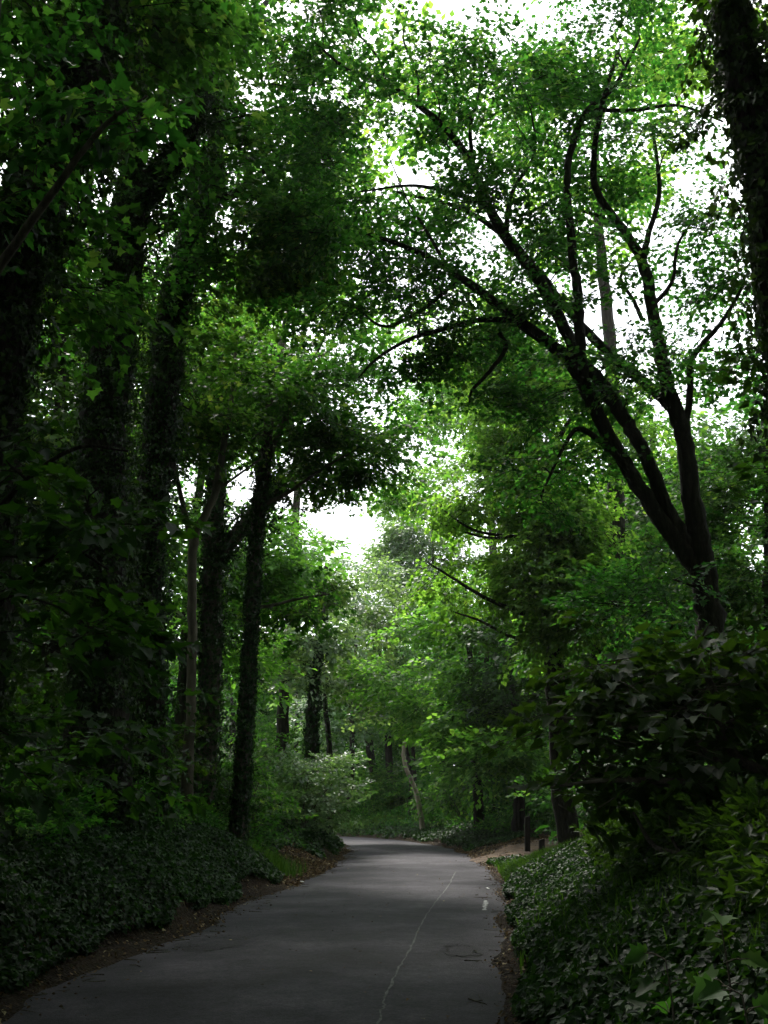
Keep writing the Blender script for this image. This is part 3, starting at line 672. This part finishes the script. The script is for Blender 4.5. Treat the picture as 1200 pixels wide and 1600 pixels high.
simple_tree('beech_tree', 'forked dark trunk left of the paired stems at the bend', 586, 1272, 64, 1090, -14, .18,
            [B(575, 1080, 64, 2.6, 2, 1.5, 130)], spk='far', group=G_)
b0 = ground_to(P(662, 1275, 50.5))
tree('bare_sapling', 'pale bare S-curved stem arching in front of the paired stems',
     [([b0] + pix([(652, 1245), (643, 1220), (634, 1198), (630, 1178), (633, 1160), (637, 1150)], 50.5), [.14, .12, .11, .10, .09, .08, .05])], [],
     barkmat='bark_bare', cat='tree')
simple_tree('beech_tree', 'slim dark trunk between the S-curved stem and the stout trunk', 700, 1285, 56, 1050, -4, .12,
            [B(700, 1090, 56, 2, 2, 1.2, 110)], spk='far', group=G_)
simple_tree('beech_tree', 'dark trunk half hidden behind the low boughs left of the ivy column', 808, 1285, 40, 1000, -8, .20,
            [B(820, 1080, 40, 2.2, 2, 1.5, 190), B(800, 980, 40, 2, 2, 1.3, 120)], spk='far', group=G_, leafmat='leaf_dark')
# right wood interior
simple_tree('beech_tree', 'trunk in the dark wood right of the ivy column', 925, 1262, 33, 800, 10, .22,
            [B(950, 830, 33, 2.6, 2.5, 2.0, 300), B(940, 980, 33, 2.2, 2.5, 1.4, 220)], spk='far', group=G_)
simple_tree('beech_tree', 'thin trunk seen low down under the leaf screen, middle of the right bank', 1058, 1262, 24, 950, -16, .10,
            [B(1020, 900, 24, 1.8, 2, 1.4, 160), B(1040, 1010, 24, 1.6, 2, 1.0, 110)], group=G_)
simple_tree('maple_tree', 'leafy tree with bright layered foliage on the far right edge', 1215, 1250, 24, 650, -20, .24,
            [B(1180, 720, 24, 1.5, 2, 1.3, 260), B(1170, 850, 24, 1.6, 2, 1.4, 260), B(1190, 980, 24, 1.8, 2, 1.4, 220), B(1120, 780, 24, .8, 1.5, .9, 80)], group=G_, spk='beech', leafk='mid')
simple_tree('beech_tree', 'sunlit tree filling the space behind the fork of the spreading tree', 1010, 1255, 38, 650, 10, .26,
            [B(1000, 720, 38, 3.0, 3, 2.4, 330), B(960, 820, 38, 2.6, 3, 2.0, 230), B(1060, 850, 38, 2.6, 3, 2.4, 260), B(1100, 1000, 38, 3, 3, 2.2, 220)], spk='far', group=G_, leafmat='leaf')
# left wood interior
simple_tree('beech_tree', 'upright tree behind the widest ivy trunk on the far left', 70, 1245, 26, 450, 30, .24,
            [B(60, 600, 26, 2.4, 2.5, 2.2, 320), B(60, 760, 26, 2.4, 2.5, 1.8, 300), B(40, 930, 26, 2.2, 2.5, 1.8, 230), B(90, 450, 26, 2.2, 2.5, 2.2, 250)], group=G_, spk='far')
simple_tree('beech_tree', 'tree filling the gap between the two widest ivy trunks', 205, 1245, 30, 420, 30, .24,
            [B(230, 480, 30, 2.6, 2.5, 2.4, 260), B(190, 640, 30, 2.4, 2.5, 2, 220), B(210, 860, 30, 2.2, 2.5, 2, 200), B(120, 1010, 29, 2.2, 2.5, 2, 200)], group=G_, spk='far', leafmat='leaf')
simple_tree('beech_tree', 'tree behind the slender forked trunk with bright crown showing through', 275, 1245, 36, 480, 60, .22,
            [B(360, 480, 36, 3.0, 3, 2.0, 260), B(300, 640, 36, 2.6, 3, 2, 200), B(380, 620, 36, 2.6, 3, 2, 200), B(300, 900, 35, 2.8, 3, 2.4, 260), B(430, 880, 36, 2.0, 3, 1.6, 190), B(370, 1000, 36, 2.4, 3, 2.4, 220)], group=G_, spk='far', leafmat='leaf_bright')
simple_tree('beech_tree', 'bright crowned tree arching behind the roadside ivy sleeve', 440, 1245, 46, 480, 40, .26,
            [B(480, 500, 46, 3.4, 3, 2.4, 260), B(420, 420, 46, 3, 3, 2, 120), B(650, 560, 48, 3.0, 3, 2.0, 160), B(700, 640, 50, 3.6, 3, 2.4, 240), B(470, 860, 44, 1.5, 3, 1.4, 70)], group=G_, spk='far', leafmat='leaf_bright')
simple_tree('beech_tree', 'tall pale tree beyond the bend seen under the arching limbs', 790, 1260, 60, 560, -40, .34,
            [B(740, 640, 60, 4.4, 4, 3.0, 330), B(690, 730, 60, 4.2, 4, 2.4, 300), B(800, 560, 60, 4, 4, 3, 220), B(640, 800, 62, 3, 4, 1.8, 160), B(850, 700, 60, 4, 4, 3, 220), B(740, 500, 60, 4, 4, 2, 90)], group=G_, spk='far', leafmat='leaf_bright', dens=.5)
simple_tree('beech_tree', 'high thin crown closing the canopy above the lane', 985, 1250, 30, 100, -60, .30,
            [B(700, 60, 26, 2.6, 3, 1.8, 110), B(900, 60, 28, 3.5, 3, 2.4, 170), B(560, 240, 26, 2.0, 3, 1.4, 70), B(980, 330, 30, 2.6, 3, 2.0, 110), B(820, 230, 29, 3, 3, 2, 130), B(1060, 120, 28, 2.5, 3, 2, 180)], group=G_, spk='far', leafmat='leaf_bright', dens=.42)

# near sycamores -----------------------------------------------------------
b0 = ground_to(np.array([-5.2, 8.2, 0]))
tree('sycamore_tree', 'near sycamore with large lobed leaves hanging over the left side of the photo',
     [([b0, P(-90, 900, 8.2), P(-60, 500, 8.2), P(-30, 200, 8.2), P(0, -50, 8.2)], [.16, .13, .11, .08, .05]),
      ([P(-60, 500, 8.2), P(60, 330, 7.6), P(160, 200, 7.4), P(230, 150, 7.2)], [.05, .035, .022, .01]),
     ],
     [B(190, 180, 7.3, .42, .5, .38, 24), B(60, 130, 7.6, .55, .6, .4, 20), B(40, 330, 8, .5, .7, .6, 14), B(20, -100, 8, 1.5, 1.5, .8, 40)],
     spk='maple', att=5, sscale=(.45, .8), dens=.8, leafmat='leaf')
b0 = ground_to(np.array([-4.5, 9.2, 0]))
tree('sycamore_sapling', 'young sycamore at the left edge with drooping leaves coloured dark as in shade above the ivy bank',
     [([b0, P(-30, 1100, 9), P(-40, 900, 8.6), P(-30, 750, 8.4), P(-10, 640, 8.3)], [.07, .06, .05, .035, .02]),
      ([P(-38, 850, 8.5), P(30, 760, 8.2), P(120, 700, 8), P(200, 705, 8)], [.03, .024, .016, .008]),
      ([P(-35, 980, 8.8), P(40, 900, 8.4), P(110, 860, 8.2), P(170, 890, 8.2)], [.03, .024, .016, .008])],
     [B(70, 700, 8, .6, .7, .3, 17), B(160, 760, 8, .35, .5, .2, 8), B(110, 860, 8.2, .5, .5, .2, 13), B(30, 980, 8.4, .7, .7, .4, 18), B(160, 1010, 9, .4, .5, .25, 9),
      B(180, 1200, 11, .8, .9, .3, 22), B(60, 1130, 9.5, .8, .9, .4, 18)], spk='maple', att=5, sscale=(.5, .9), leafmat='leaf_dark', barkmat='bark_dark')  # split-off low boughs of the near sycamore; shade is in the leaf colour
b0 = ground_to(np.array([4.4, 9.4, 0]))
tree('sycamore_sapling', 'young sycamore on the right bank with broad dark leaves screening the wood',
     [([b0, P(1150, 1180, 9.4), P(1120, 1090, 9.3), P(1090, 1030, 9.3)], [.06, .045, .035, .02]),
      ([P(1150, 1200, 9.4), P(1050, 1150, 9.2), P(950, 1130, 9.6), P(870, 1120, 10)], [.035, .028, .018, .01]),
      ([P(1140, 1230, 9.4), P(1040, 1220, 9.2), P(940, 1220, 9.4), P(860, 1230, 9.8)], [.035, .028, .018, .01])],
     [B(1010, 1080, 9.8, .7, .8, .35, 44), B(930, 1120, 10.4, .4, .7, .3, 26), B(1110, 1130, 9.4, .6, .8, .40, 38), B(980, 1190, 10, .5, .7, .22, 34), B(1080, 1050, 9.6, .6, .8, .22, 22),
      B(1160, 1040, 9.2, .5, .7, .5, 26), B(1130, 1215, 9.4, .45, .6, .12, 12)],
     spk='maple', leafmat='leaf_dark', att=5, sscale=(.55, .95))
# ------------------------------------------------------------------ shrubs
def shrub(name, label, c, r, n, spk='mid', leafk=None, leafmat='leaf_grey', group=None, cat='shrub', stems=6, barkmat='bark', sscale=(.6, 1.0)):
    x, y = c; z0 = H(x, y); b0 = np.array([x, y, z0 - .1]); st = []
    for k in range(stems):
        a = k / stems * 6.28 + R.random(); e = np.array([x + r[0] * .7 * math.cos(a), y + r[1] * .7 * math.sin(a), z0 + r[2] * R.uniform(.9, 1.6)])
        mid = b0 + (e - b0) * .5 + np.array([0, 0, .15 * r[2]])
        st.append(([b0 + R.normal(0, .04, 3) * [1, 1, 0], mid, e], [.03, .022, .012]))
    return tree(name, label, st, [((x, y, z0 + r[2]), r, n)], spk=spk, leafk=leafk, leafmat=leafmat, barkmat=barkmat, cat=cat, group=group, seg=7, att=6, sscale=sscale, base=np.array([x, y, z0]))
q = P(470, 1250, 34); shrub('elder_shrub', 'broad pale green shrub leaning over the ivy mound at the bend', (q[0], q[1]), (2.0, 1.6, 1.35), 300, 'mid')
q = P(545, 1200, 37); shrub('elder_shrub', 'pale leafy bush reaching out over the inside of the bend', (-2.6, 38), (1.2, 1.4, 1.25), 170, 'mid')
q = P(410, 1200, 29); shrub('hazel_shrub', 'darker bush behind the roadside ivy trunk', (q[0] - .6, q[1]), (1.3, 1.3, 1.4), 170, 'mid', leafmat='leaf')
SHR = 'understorey bushes in the wood'
k = 0
for (x, y, r_, lab) in [(-6.3, 14.5, 1.3, 'low leafy bush at the foot of the widest ivy trunk'), (-7.5, 19, 1.7, 'tall dark bush between the far-left tree trunks'),
        (-5.6, 22.5, 1.3, 'bush behind the foot of the slender forked trunk'), (-9.5, 25, 2.2, 'wide bush deep in the left wood'),
        (-6.2, 29, 1.7, 'bush in the left wood behind the leaning ivy trunk'), (-5.2, 41, 1.9, 'pale bush below the thin ivy-sleeved trunk'),
        (4.6, 19.5, 1.0, 'small bush on the right bank beside the dirt path mound'), (6.8, 16.5, 1.3, 'bush at the foot of the spreading tree'), (6.6, 23, 1.7, 'dark bush behind the right leaf screen'),
        (8.2, 29, 2.2, 'large bush in the wood right of the ivy column'), (5.6, 45, 1.6, 'bush beyond the dirt path'), (3.8, 50, 1.5, 'bush between the trunks right of the bend'),
        (0.6, 61, 1.6, 'light bush behind the S-curved stem'), (-4.6, 64, 2.0, 'bright bush on the outside of the bend'), (3.6, 58, 1.6, 'bush behind the slim dark trunk by the bend')]:
    shrub('understorey_bush', lab, (x, y), (r_, r_, r_ * .85), int(120 * r_ * r_) if y < 30 else int(60 * r_ * r_), 'mid' if y < 30 else 'far',
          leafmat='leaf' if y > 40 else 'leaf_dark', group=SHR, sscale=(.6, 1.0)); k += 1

# ------------------------------------------------------------------ far woodland mass
def mass(name, spots, spk='far', mat='leaf', h=(13, 20), low=1.5, n=170, ra=3.2, trunks=True, bigger=(1.0, 1.7), lane=0):
    lf = Buf(); wd = Buf()
    for x, y in spots:
        z0 = H(x, y); hh = R.uniform(*h)
        if trunks and (not lane or y < 2 and max(sdist(Lp, [x], [y], 1)[0][0], sdist(Rp, [x], [y], -1)[0][0]) > 1.5):
            tp = np.array([[x, y, z0 - .2], [x + R.normal(0, .3), y, z0 + hh * .45], [x + R.normal(0, .8), y + R.normal(0, .8), z0 + hh * .9]])
            tube(wd, smooth_poly(tp, 4), np.linspace(R.uniform(.15, .34), .06, 9), 6)
        pos = []
        for _ in range(9):
            zz = low + (hh - low) * R.random() ** .8; rr = ra * (1.05 - .5 * abs(zz / hh - .5)) * R.uniform(.35, 1)
            a = R.random() * 6.28; c = np.array([x + rr * math.cos(a) * .7, y + rr * math.sin(a) * .7, z0 + zz])
            pos.append(blob_pts(c, (1.9, 1.9, 1.1), n // 9))
        pos = np.concatenate(pos); pos = pos[~in_open(pos)]
        if lane:   # a tunnel of free air over the lane
            dd = np.maximum(sdist(Lp, pos[:, 0], pos[:, 1], 1)[0], sdist(Rp, pos[:, 0], pos[:, 1], -1)[0])
            pos = pos[(dd > 1.5) | (pos[:, 2] > lane)]; pos = pos[(np.linalg.norm(pos - [0, 0, EYE], axis=1) > 3.5) & ((pos[:, 1] < 0) | (np.abs(pos[:, 0]) > .62 * pos[:, 1] + 2.2) | (pos[:, 2] > 4.2 + 1.15 * pos[:, 1]))]
        m = len(pos)
        az = np.arctan2(-(pos[:, 0] - x), pos[:, 1] - y) + R.normal(0, .8, m)
        sprays(lf, None, spk, 'far', pos, az, R.normal(-.05, .3, m), R.uniform(*bigger, m))
    o = lf.build(name, M[mat]); tag(o, kind='stuff')
    if trunks:
        w = wd.build('trunks', M['bark_dark'], o, True)
    return o
def scatter(x0, x1, y0, y1, sp, clear):
    out = []
    for x in np.arange(x0, x1, sp):
        for y in np.arange(y0, y1, sp):
            X_, Y_ = x + R.uniform(-.45, .45) * sp, y + R.uniform(-.45, .45) * sp
            d = max(sdist(Lp, [X_], [Y_], 1)[0][0], sdist(Rp, [X_], [Y_], -1)[0][0])
            if d > clear: out.append((X_, Y_))
    return out
far = [s for s in scatter(-46, 46, 68, 135, 6.5, 3.5)]
side = [s for s in scatter(-42, 42, 16, 70, 6.5, 7.5) if abs(s[0]) > 8.5]
back = [s for s in scatter(-26, 26, -28, 21, 5.0, -9)]
o = mass('far_woodland', far, mat='leaf', n=190, h=(11, 16)); tag(o, 'mass of light green woodland far beyond the bend', 'woodland')
o = mass('side_woodland', side, mat='leaf', n=120, h=(10, 15)); tag(o, 'dense wood on both sides filling the space between the nearer trunks', 'woodland')
o = mass('unseen_shade_canopy', back, spk='mid', mat='leaf', n=900, low=1.0, ra=3.6, lane=4.5, h=(16, 27)); tag(o, 'unseen woodland canopy added to shade the near end of the lane', 'woodland')  # canopy kept out of view, added to darken the near lane
# bushes filling the wood floor
lf = Buf()
for x, y in scatter(-34, 34, 14, 110, 3.6, 3.6):
    if np.min(np.hypot(pc[:, 0] - x, pc[:, 1] - y)) < 2.6: continue
    z0 = H(x, y); pos = blob_pts((x, y, z0 + .9), (1.7, 1.7, 1.1), 26)
    pos = pos[~in_open(pos)]
    sprays(lf, None, 'far', 'far', pos, R.random(len(pos)) * 6.28, R.normal(.1, .4, len(pos)), R.uniform(.6, 1.1, len(pos)))
tag(lf.build('undergrowth', M['leaf']), 'tangled leafy undergrowth covering the wood floor', 'undergrowth', kind='stuff')

# ------------------------------------------------------------------ ground cover
def cover_pts(n, x0, x1, y0, y1, side, dmin, dmax, power=1.0, ok=None):
    x = R.uniform(x0, x1, n); y = y0 + (y1 - y0) * R.random(n) ** power
    dl = sdist(Lp, x, y, 1)[0]; dr = sdist(Rp, x, y, -1)[0]
    d = dl if side < 0 else dr
    m = (d > dmin + .12 * wob(x, y, 3, 0, 5)) & (d < dmax)
    if ok is not None: m &= ok(x, y, d)
    return x[m], y[m], d[m]
def lay_leaves(buf, kind, x, y, size, hmax, up=.6, jit=.5):
    n = len(x); nr = norm_at(x, y); z = terr(x, y)
    zz = nr * up + np.array([0, 0, 1.]) * (1 - up) + R.normal(0, jit, (n, 3))
    dn = np.stack([nr[:, 0], nr[:, 1], -.35 * np.ones(n)], -1) * 1.2 + R.normal(0, .5, (n, 3))
    zz /= np.linalg.norm(zz, axis=1)[:, None]; dn -= zz * np.sum(dn * zz, 1)[:, None]; dn /= np.linalg.norm(dn, axis=1)[:, None]
    xx = np.cross(dn, zz)
    p = np.stack([x, y, z], -1) + nr * (R.random(n) * hmax + .015)[:, None]
    leaves(buf, kind, p, np.stack([xx, dn, zz], -1), R.uniform(.6, 1.3, n) * size, R.random(n))
iv = Buf()
notch = lambda x, y, d: ~((y > 23.5) & (y < 31) & (d < 1.6))
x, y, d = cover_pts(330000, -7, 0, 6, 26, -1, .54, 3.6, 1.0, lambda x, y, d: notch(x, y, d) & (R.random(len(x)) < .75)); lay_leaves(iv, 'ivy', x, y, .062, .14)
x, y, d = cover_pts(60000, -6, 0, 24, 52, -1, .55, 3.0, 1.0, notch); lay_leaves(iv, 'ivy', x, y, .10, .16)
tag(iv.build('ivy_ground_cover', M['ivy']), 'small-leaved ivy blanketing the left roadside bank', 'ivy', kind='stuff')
iv = Buf()
noway = lambda x, y, d: ~((y > 30.5) & (y < 37) & (d < 6))
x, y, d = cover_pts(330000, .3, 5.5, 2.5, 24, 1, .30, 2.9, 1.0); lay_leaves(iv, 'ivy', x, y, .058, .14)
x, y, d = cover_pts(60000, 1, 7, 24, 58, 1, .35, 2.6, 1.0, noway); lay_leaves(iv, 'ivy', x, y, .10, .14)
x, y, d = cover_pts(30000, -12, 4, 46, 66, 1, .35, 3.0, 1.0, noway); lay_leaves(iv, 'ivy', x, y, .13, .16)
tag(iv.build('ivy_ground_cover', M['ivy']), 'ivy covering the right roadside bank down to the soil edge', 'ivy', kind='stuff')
# laurel-like leaves on the right bank top, herb layer on the left top
ug = Buf()
x, y, d = cover_pts(5200, 1.6, 8, 5, 17, 1, 1.45, 4.4)
n = len(x); pos = np.stack([x, y, terr(x, y) + R.uniform(.05, .35, n)], -1)
sprays(ug, None, 'lance', 'lance', pos, R.normal(1.8, 1.2, n), R.normal(.35, .4, n), R.uniform(.38, .7, n))
tag(ug.build('bramble_cover', M['leaf_dark']), 'long-leaved undergrowth on top of the right bank', 'undergrowth', kind='stuff')
ug = Buf()
x, y, d = cover_pts(9000, -12, -2, 8, 34, -1, 1.9, 7)
n = len(x); pos = np.stack([x, y, terr(x, y) + R.uniform(.0, .3, n)], -1)
sprays(ug, None, 'mid', 'mid', pos, R.random(n) * 6.28, R.normal(.35, .4, n), R.uniform(.35, .7, n))
x, y, d = cover_pts(4000, -16, 12, 40, 66, 1, 1.5, 9)
n = len(x); pos = np.stack([x, y, terr(x, y) + R.uniform(.0, .3, n)], -1)
sprays(ug, None, 'mid', 'mid', pos, R.random(n) * 6.28, R.normal(.35, .4, n), R.uniform(.5, 1.0, n))
tag(ug.build('herb_layer', M['leaf']), 'low leafy plants along the top of the left bank and outside the bend', 'undergrowth', kind='stuff')
# grass tufts
def grass(name, label, cx, cy, rx, ry, n, h=.3):
    bb = Buf(); x = cx + R.normal(0, rx, n); y = cy + R.normal(0, ry, n)
    dd = np.maximum(sdist(Lp, x, y, 1)[0], sdist(Rp, x, y, -1)[0]); x, y = x[dd > .22], y[dd > .22]; n = len(x); z = terr(x, y) - .01
    hh = R.uniform(.5, 1.2, n) * h; a = R.random(n) * 6.28; ln = R.uniform(.15, .6, n) * hh; w = .006 + .004 * R.random(n)
    dx, dy = np.cos(a), np.sin(a); b_ = np.stack([x, y, z], -1); s = np.stack([-dy * w, dx * w, 0 * w], -1)
    m1 = b_ + np.stack([dx * ln * .35, dy * ln * .35, hh * .6], -1); tp = b_ + np.stack([dx * ln, dy * ln, hh * .92], -1)
    v = np.stack([b_ - s, b_ + s, m1 + s * .8, m1 - s * .8, tp], 1).reshape(-1, 3)
    o = (np.arange(n) * 5)[:, None]; f = np.concatenate([o + [0, 1, 2, 3], o + [3, 2, 4]], 1).reshape(-1)
    bb.add(v, f, np.tile([4, 3], n), np.repeat(R.random(n), 2)); return tag(bb.build(name, M['grass']), label, 'grass', kind='stuff')
grass('grass', 'bright grass clump at the foot of the roadside ivy trunk', -3.0, 25.2, .4, .6, 4000, .42)
grass('grass', 'grassy hump on the right bank in front of the wooden posts', 3.1, 23.5, .4, 1.8, 8000, .26)
grass('grass', 'thin grass among ivy on the near right bank', 1.9, 10, .35, 3.2, 2500, .28)
grass('grass', 'short grass on the outer verge of the bend', -1.5, 59, 2.6, 1.4, 9000, .35)
# leaf litter
lt = Buf()
x, y, d = cover_pts(40000, -6, 0, 6, 50, -1, -.16, .85, 1.0, lambda x, y, d: R.random(len(x)) < np.clip(1.1 - d * 1.1, .25, 1)); lay_leaves(lt, 'ivy', x, y, .045, .012, .9, .3)
x, y, d = cover_pts(26000, -.5, 4, 2, 50, 1, -.10, .42, 1.0, lambda x, y, d: R.random(len(x)) < .8); lay_leaves(lt, 'ivy', x, y, .045, .012, .9, .3)
x, y, d = cover_pts(26000, -4.5, -1, 22.5, 31.5, -1, -.05, 2.0); lay_leaves(lt, 'ivy', x, y, .055, .02, .9, .4)
x, y, d = cover_pts(16000, 1.8, 9, 28, 40, 1, -.05, 5.0); lay_leaves(lt, 'ivy', x, y, .06, .02, .9, .4)
x, y, d = cover_pts(520, -4, 4, 6, 48, -1, -3.8, -.1, 1.0); n = len(x)
lay = terr(x, y); pos = np.stack([x, y, road_z(x, y) + .012], -1)
leaves(lt, 'ivy', pos, rotz(R.random(n) * 6.28) @ rotx(R.normal(0, .2, n)), R.uniform(.02, .045, n), R.random(n))
tag(lt.build('leaf_litter', M['litter']), 'fallen brown and yellow leaves along both road edges', 'leaf litter', kind='stuff')
tw = Buf()
for sd_, n_ in ((-1, 700), (1, 500)):
    x, y, d = cover_pts(n_ * 4, -6, 4, 6, 45, sd_, -.2, .9)
    for i in range(min(n_, len(x))):
        a = R.random() * 6.28; l = R.uniform(.05, .28); xs = x[i] + np.array([-1, 0, 1]) * l * math.cos(a) / 2; ys = y[i] + np.array([-1, 0, 1]) * l * math.sin(a) / 2 + [0, .02 * R.normal(), 0]
        zs = np.maximum(terr(xs, ys), road_z(xs, ys) + .004) + .008; tube(tw, np.c_[xs, ys, zs], np.array([.004, .003, .002]) * R.uniform(.7, 2), 4)
tag(tw.build('twig_litter', M['bark']), 'small broken twigs strewn over the soil at the road edges', 'twigs', kind='stuff')
# pebbles and crumbs along the edge
pb = Buf()
for side_, poly_, s_ in ((-1, Lp, 1), (1, Rp, -1)):
    x, y, d = cover_pts(5200, -5, 4, 6, 45, side_, -.16, .4); n = len(x)
    c = np.array([[1, 0, 0], [0, 1, 0], [-1, 0, 0], [0, -1, 0], [0, 0, .8], [0, 0, -.8]])
    sz = R.uniform(.006, .024, n); zz = np.maximum(terr(x, y), road_z(x, y)) + sz * .3
    v = (c[None] * R.uniform(.6, 1.2, (n, 6, 1)) * sz[:, None, None]) + np.stack([x, y, zz], -1)[:, None]
    f = np.array([0, 1, 4, 1, 2, 4, 2, 3, 4, 3, 0, 4, 1, 0, 5, 2, 1, 5, 3, 2, 5, 0, 3, 5]); ff = (f[None] + (np.arange(n) * 6)[:, None]).reshape(-1)
    pb.add(v.reshape(-1, 3), ff, np.full(n * 8, 3), .5)
tag(pb.build('gravel', M['path']), 'small stones and crumbs scattered along the road edges', 'gravel', kind='stuff')

# bright seedlings on the near right bank -----------------------------------
def seedling(label, px, py, Yd, n, hh, mat='seedling_leaf'):
    c = P(px, py, Yd); z0 = H(c[0], c[1]); b0 = np.array([c[0], c[1], z0 - .03]); top = np.array([c[0], c[1], max(c[2], z0 + hh)])
    wd, lf = Buf(), Buf(); tube(wd, smooth_poly([b0, (b0 + top) / 2 + [.02, 0, 0], top], 4), np.linspace(.008, .003, 9), 6)
    pos, mt, sc = [], [], []
    for k in range(n):
        a = R.random() * 6.28 + k * 1.57; h_ = 1 - (k // 2) / max(1, n // 2) * .65; s = b0 + (top - b0) * h_
        e = s + np.array([math.cos(a), math.sin(a), .25]) * R.uniform(.06, .13); tube(wd, np.array([s, (s + e) / 2 + [0, 0, .01], e]), [.003, .0025, .002], 5)
        pos.append(e); yv = np.array([math.cos(a), math.sin(a) * .6, -.25 + R.normal(0, .15)]); zv = np.array([-.25, -.75, .75]) + R.normal(0, .22, 3)
        yv /= np.linalg.norm(yv); zv -= yv * (yv @ zv); zv /= np.linalg.norm(zv)
        mt.append(np.stack([np.cross(yv, zv), yv, zv], -1)); sc.append(R.uniform(.075, .125))
    leaves(lf, 'maple', np.array(pos), np.array(mt), np.array(sc), R.random(n))
    root = empty('sycamore_seedling', b0); tag(root, label, 'plant', 'sycamore seedlings on the near right bank')
    from mathutils import Matrix
    for o in (wd.build('stem', M['bark'], root, True), lf.build('leaves', M[mat], root)): o.data.transform(Matrix.Translation(-Vector(b0)))
seedling('upper bright green lobed-leaf seedling at the right edge', 1125, 1435, 4.9, 8, .42)
seedling('lower bright green seedling in the bottom right corner', 1160, 1555, 4.3, 8, .36)
seedling('small lobed-leaf seedling left of the bottom corner one', 1040, 1500, 5.2, 6, .2, 'leaf')
# fallen branch on the right bank
fb = Buf()
for pl, rr in (([(990, 1270, 9), (1020, 1320, 8.6), (1060, 1335, 8.2), (1105, 1350, 8)], [.012, .02, .024, .028]), ([(1065, 1337, 8.2), (1048, 1305, 8.3), (1046, 1275, 8.4)], [.014, .011, .006]), ([(1050, 1312, 8.3), (1058, 1295, 8.2)], [.008, .005])):
    tube(fb, smooth_poly(pix(pl, 8), 5), np.interp(np.linspace(0, len(rr) - 1, len(pl) * 5 - 4), np.arange(len(rr)), rr), 6, .08)
tag(fb.build('fallen_branch', M['bark_dark'], smooth=True), 'dead forked branch lying on leaves of the right bank', 'branch')
# wooden posts by the path
import bmesh
def post(label, px, Yd, topz, w, rail=False):
    c = P(px, 1300, Yd); z0 = H(c[0], c[1]); root = empty('wooden_post', (c[0], c[1], z0)); tag(root, label, 'post', 'posts where the dirt path leaves the road')
    bm = bmesh.new(); bmesh.ops.create_cube(bm, size=1)
    for v in bm.verts: v.co.x *= w; v.co.y *= w; v.co.z = (v.co.z + .5) * (topz + .3) - .3
    bmesh.ops.bevel(bm, geom=bm.edges[:], offset=.012, segments=2, affect='EDGES')
    for v in bm.verts:
        if v.co.z > topz - .05: v.co.z += v.co.x * .25
        v.co.x += v.co.z * .03
    me = bpy.data.meshes.new('shaft'); bm.to_mesh(me); bm.free(); me.materials.append(M['timber'])
    o = bpy.data.objects.new('shaft', me); SC.collection.objects.link(o); o.parent = root
post('upright dark timber post beside the dirt path', 823, 33.2, 1.08, .16)
post('short stubby post right of the upright one, half behind grass', 845, 31.6, .50, .16)
# scraps of litter
def scrap(label, px, py, s):
    g = G(px, py); z = max(H(g[0], g[1]), 0) + .015
    n = 7; a = np.linspace(0, 6.28, n, endpoint=False); r = s * R.uniform(.6, 1.2, n)
    v = np.c_[g[0] + r * np.cos(a), g[1] + r * np.sin(a), z + R.uniform(0, s * .6, n)]
    v = np.vstack([v, [g[0], g[1], z + s * .5], v - [0, 0, .006]])
    i = np.arange(n); bb = Buf(); bb.add(v, np.stack([i, (i + 1) % n, np.full(n, n)], -1).reshape(-1), np.full(n, 3), .5)
    bb.add(v, np.stack([i, i + n + 1, (i + 1) % n + n + 1, (i + 1) % n], -1).reshape(-1), np.full(n, 4), .5)
    tag(bb.build('paper_scrap', M['plastic']), label, 'litter', 'scraps of litter at the road edges')
scrap('white scrap lying in the leaf litter by the left verge', 487, 1343, .11)
scrap('small white scrap at the left road edge before the bend', 472, 1378, .05)
scrap('white scrap on the soil where the dirt path begins', 797, 1358, .09)
scrap('tiny pale scrap on the asphalt above the paint dash', 762, 1388, .04)


# ------------------------------------------------------------------ damp air between the trees
hv = Buf(); x0, x1, y0, y1, z0, z1 = -70, 70, -40, 150, -3, 45
hv.add([(x, y, z) for z in (z0, z1) for y in (y0, y1) for x in (x0, x1)], [0, 2, 3, 1, 4, 5, 7, 6, 0, 1, 5, 4, 2, 6, 7, 3, 0, 4, 6, 2, 1, 3, 7, 5], [4] * 6, .5)
hm = bpy.data.materials.new('haze'); hm.use_nodes = True; hn = hm.node_tree.nodes; hn.clear()
vo = hn.new('ShaderNodeVolumePrincipled'); vo.inputs['Color'].default_value = (.93, .96, 1, 1); vo.inputs['Density'].default_value = .00025; vo.inputs['Anisotropy'].default_value = .4
ho = hn.new('ShaderNodeOutputMaterial'); hm.node_tree.links.new(vo.outputs[0], ho.inputs['Volume'])
tag(hv.build('haze', hm), 'thin pale haze filling the air between the trees', 'haze', kind='stuff')
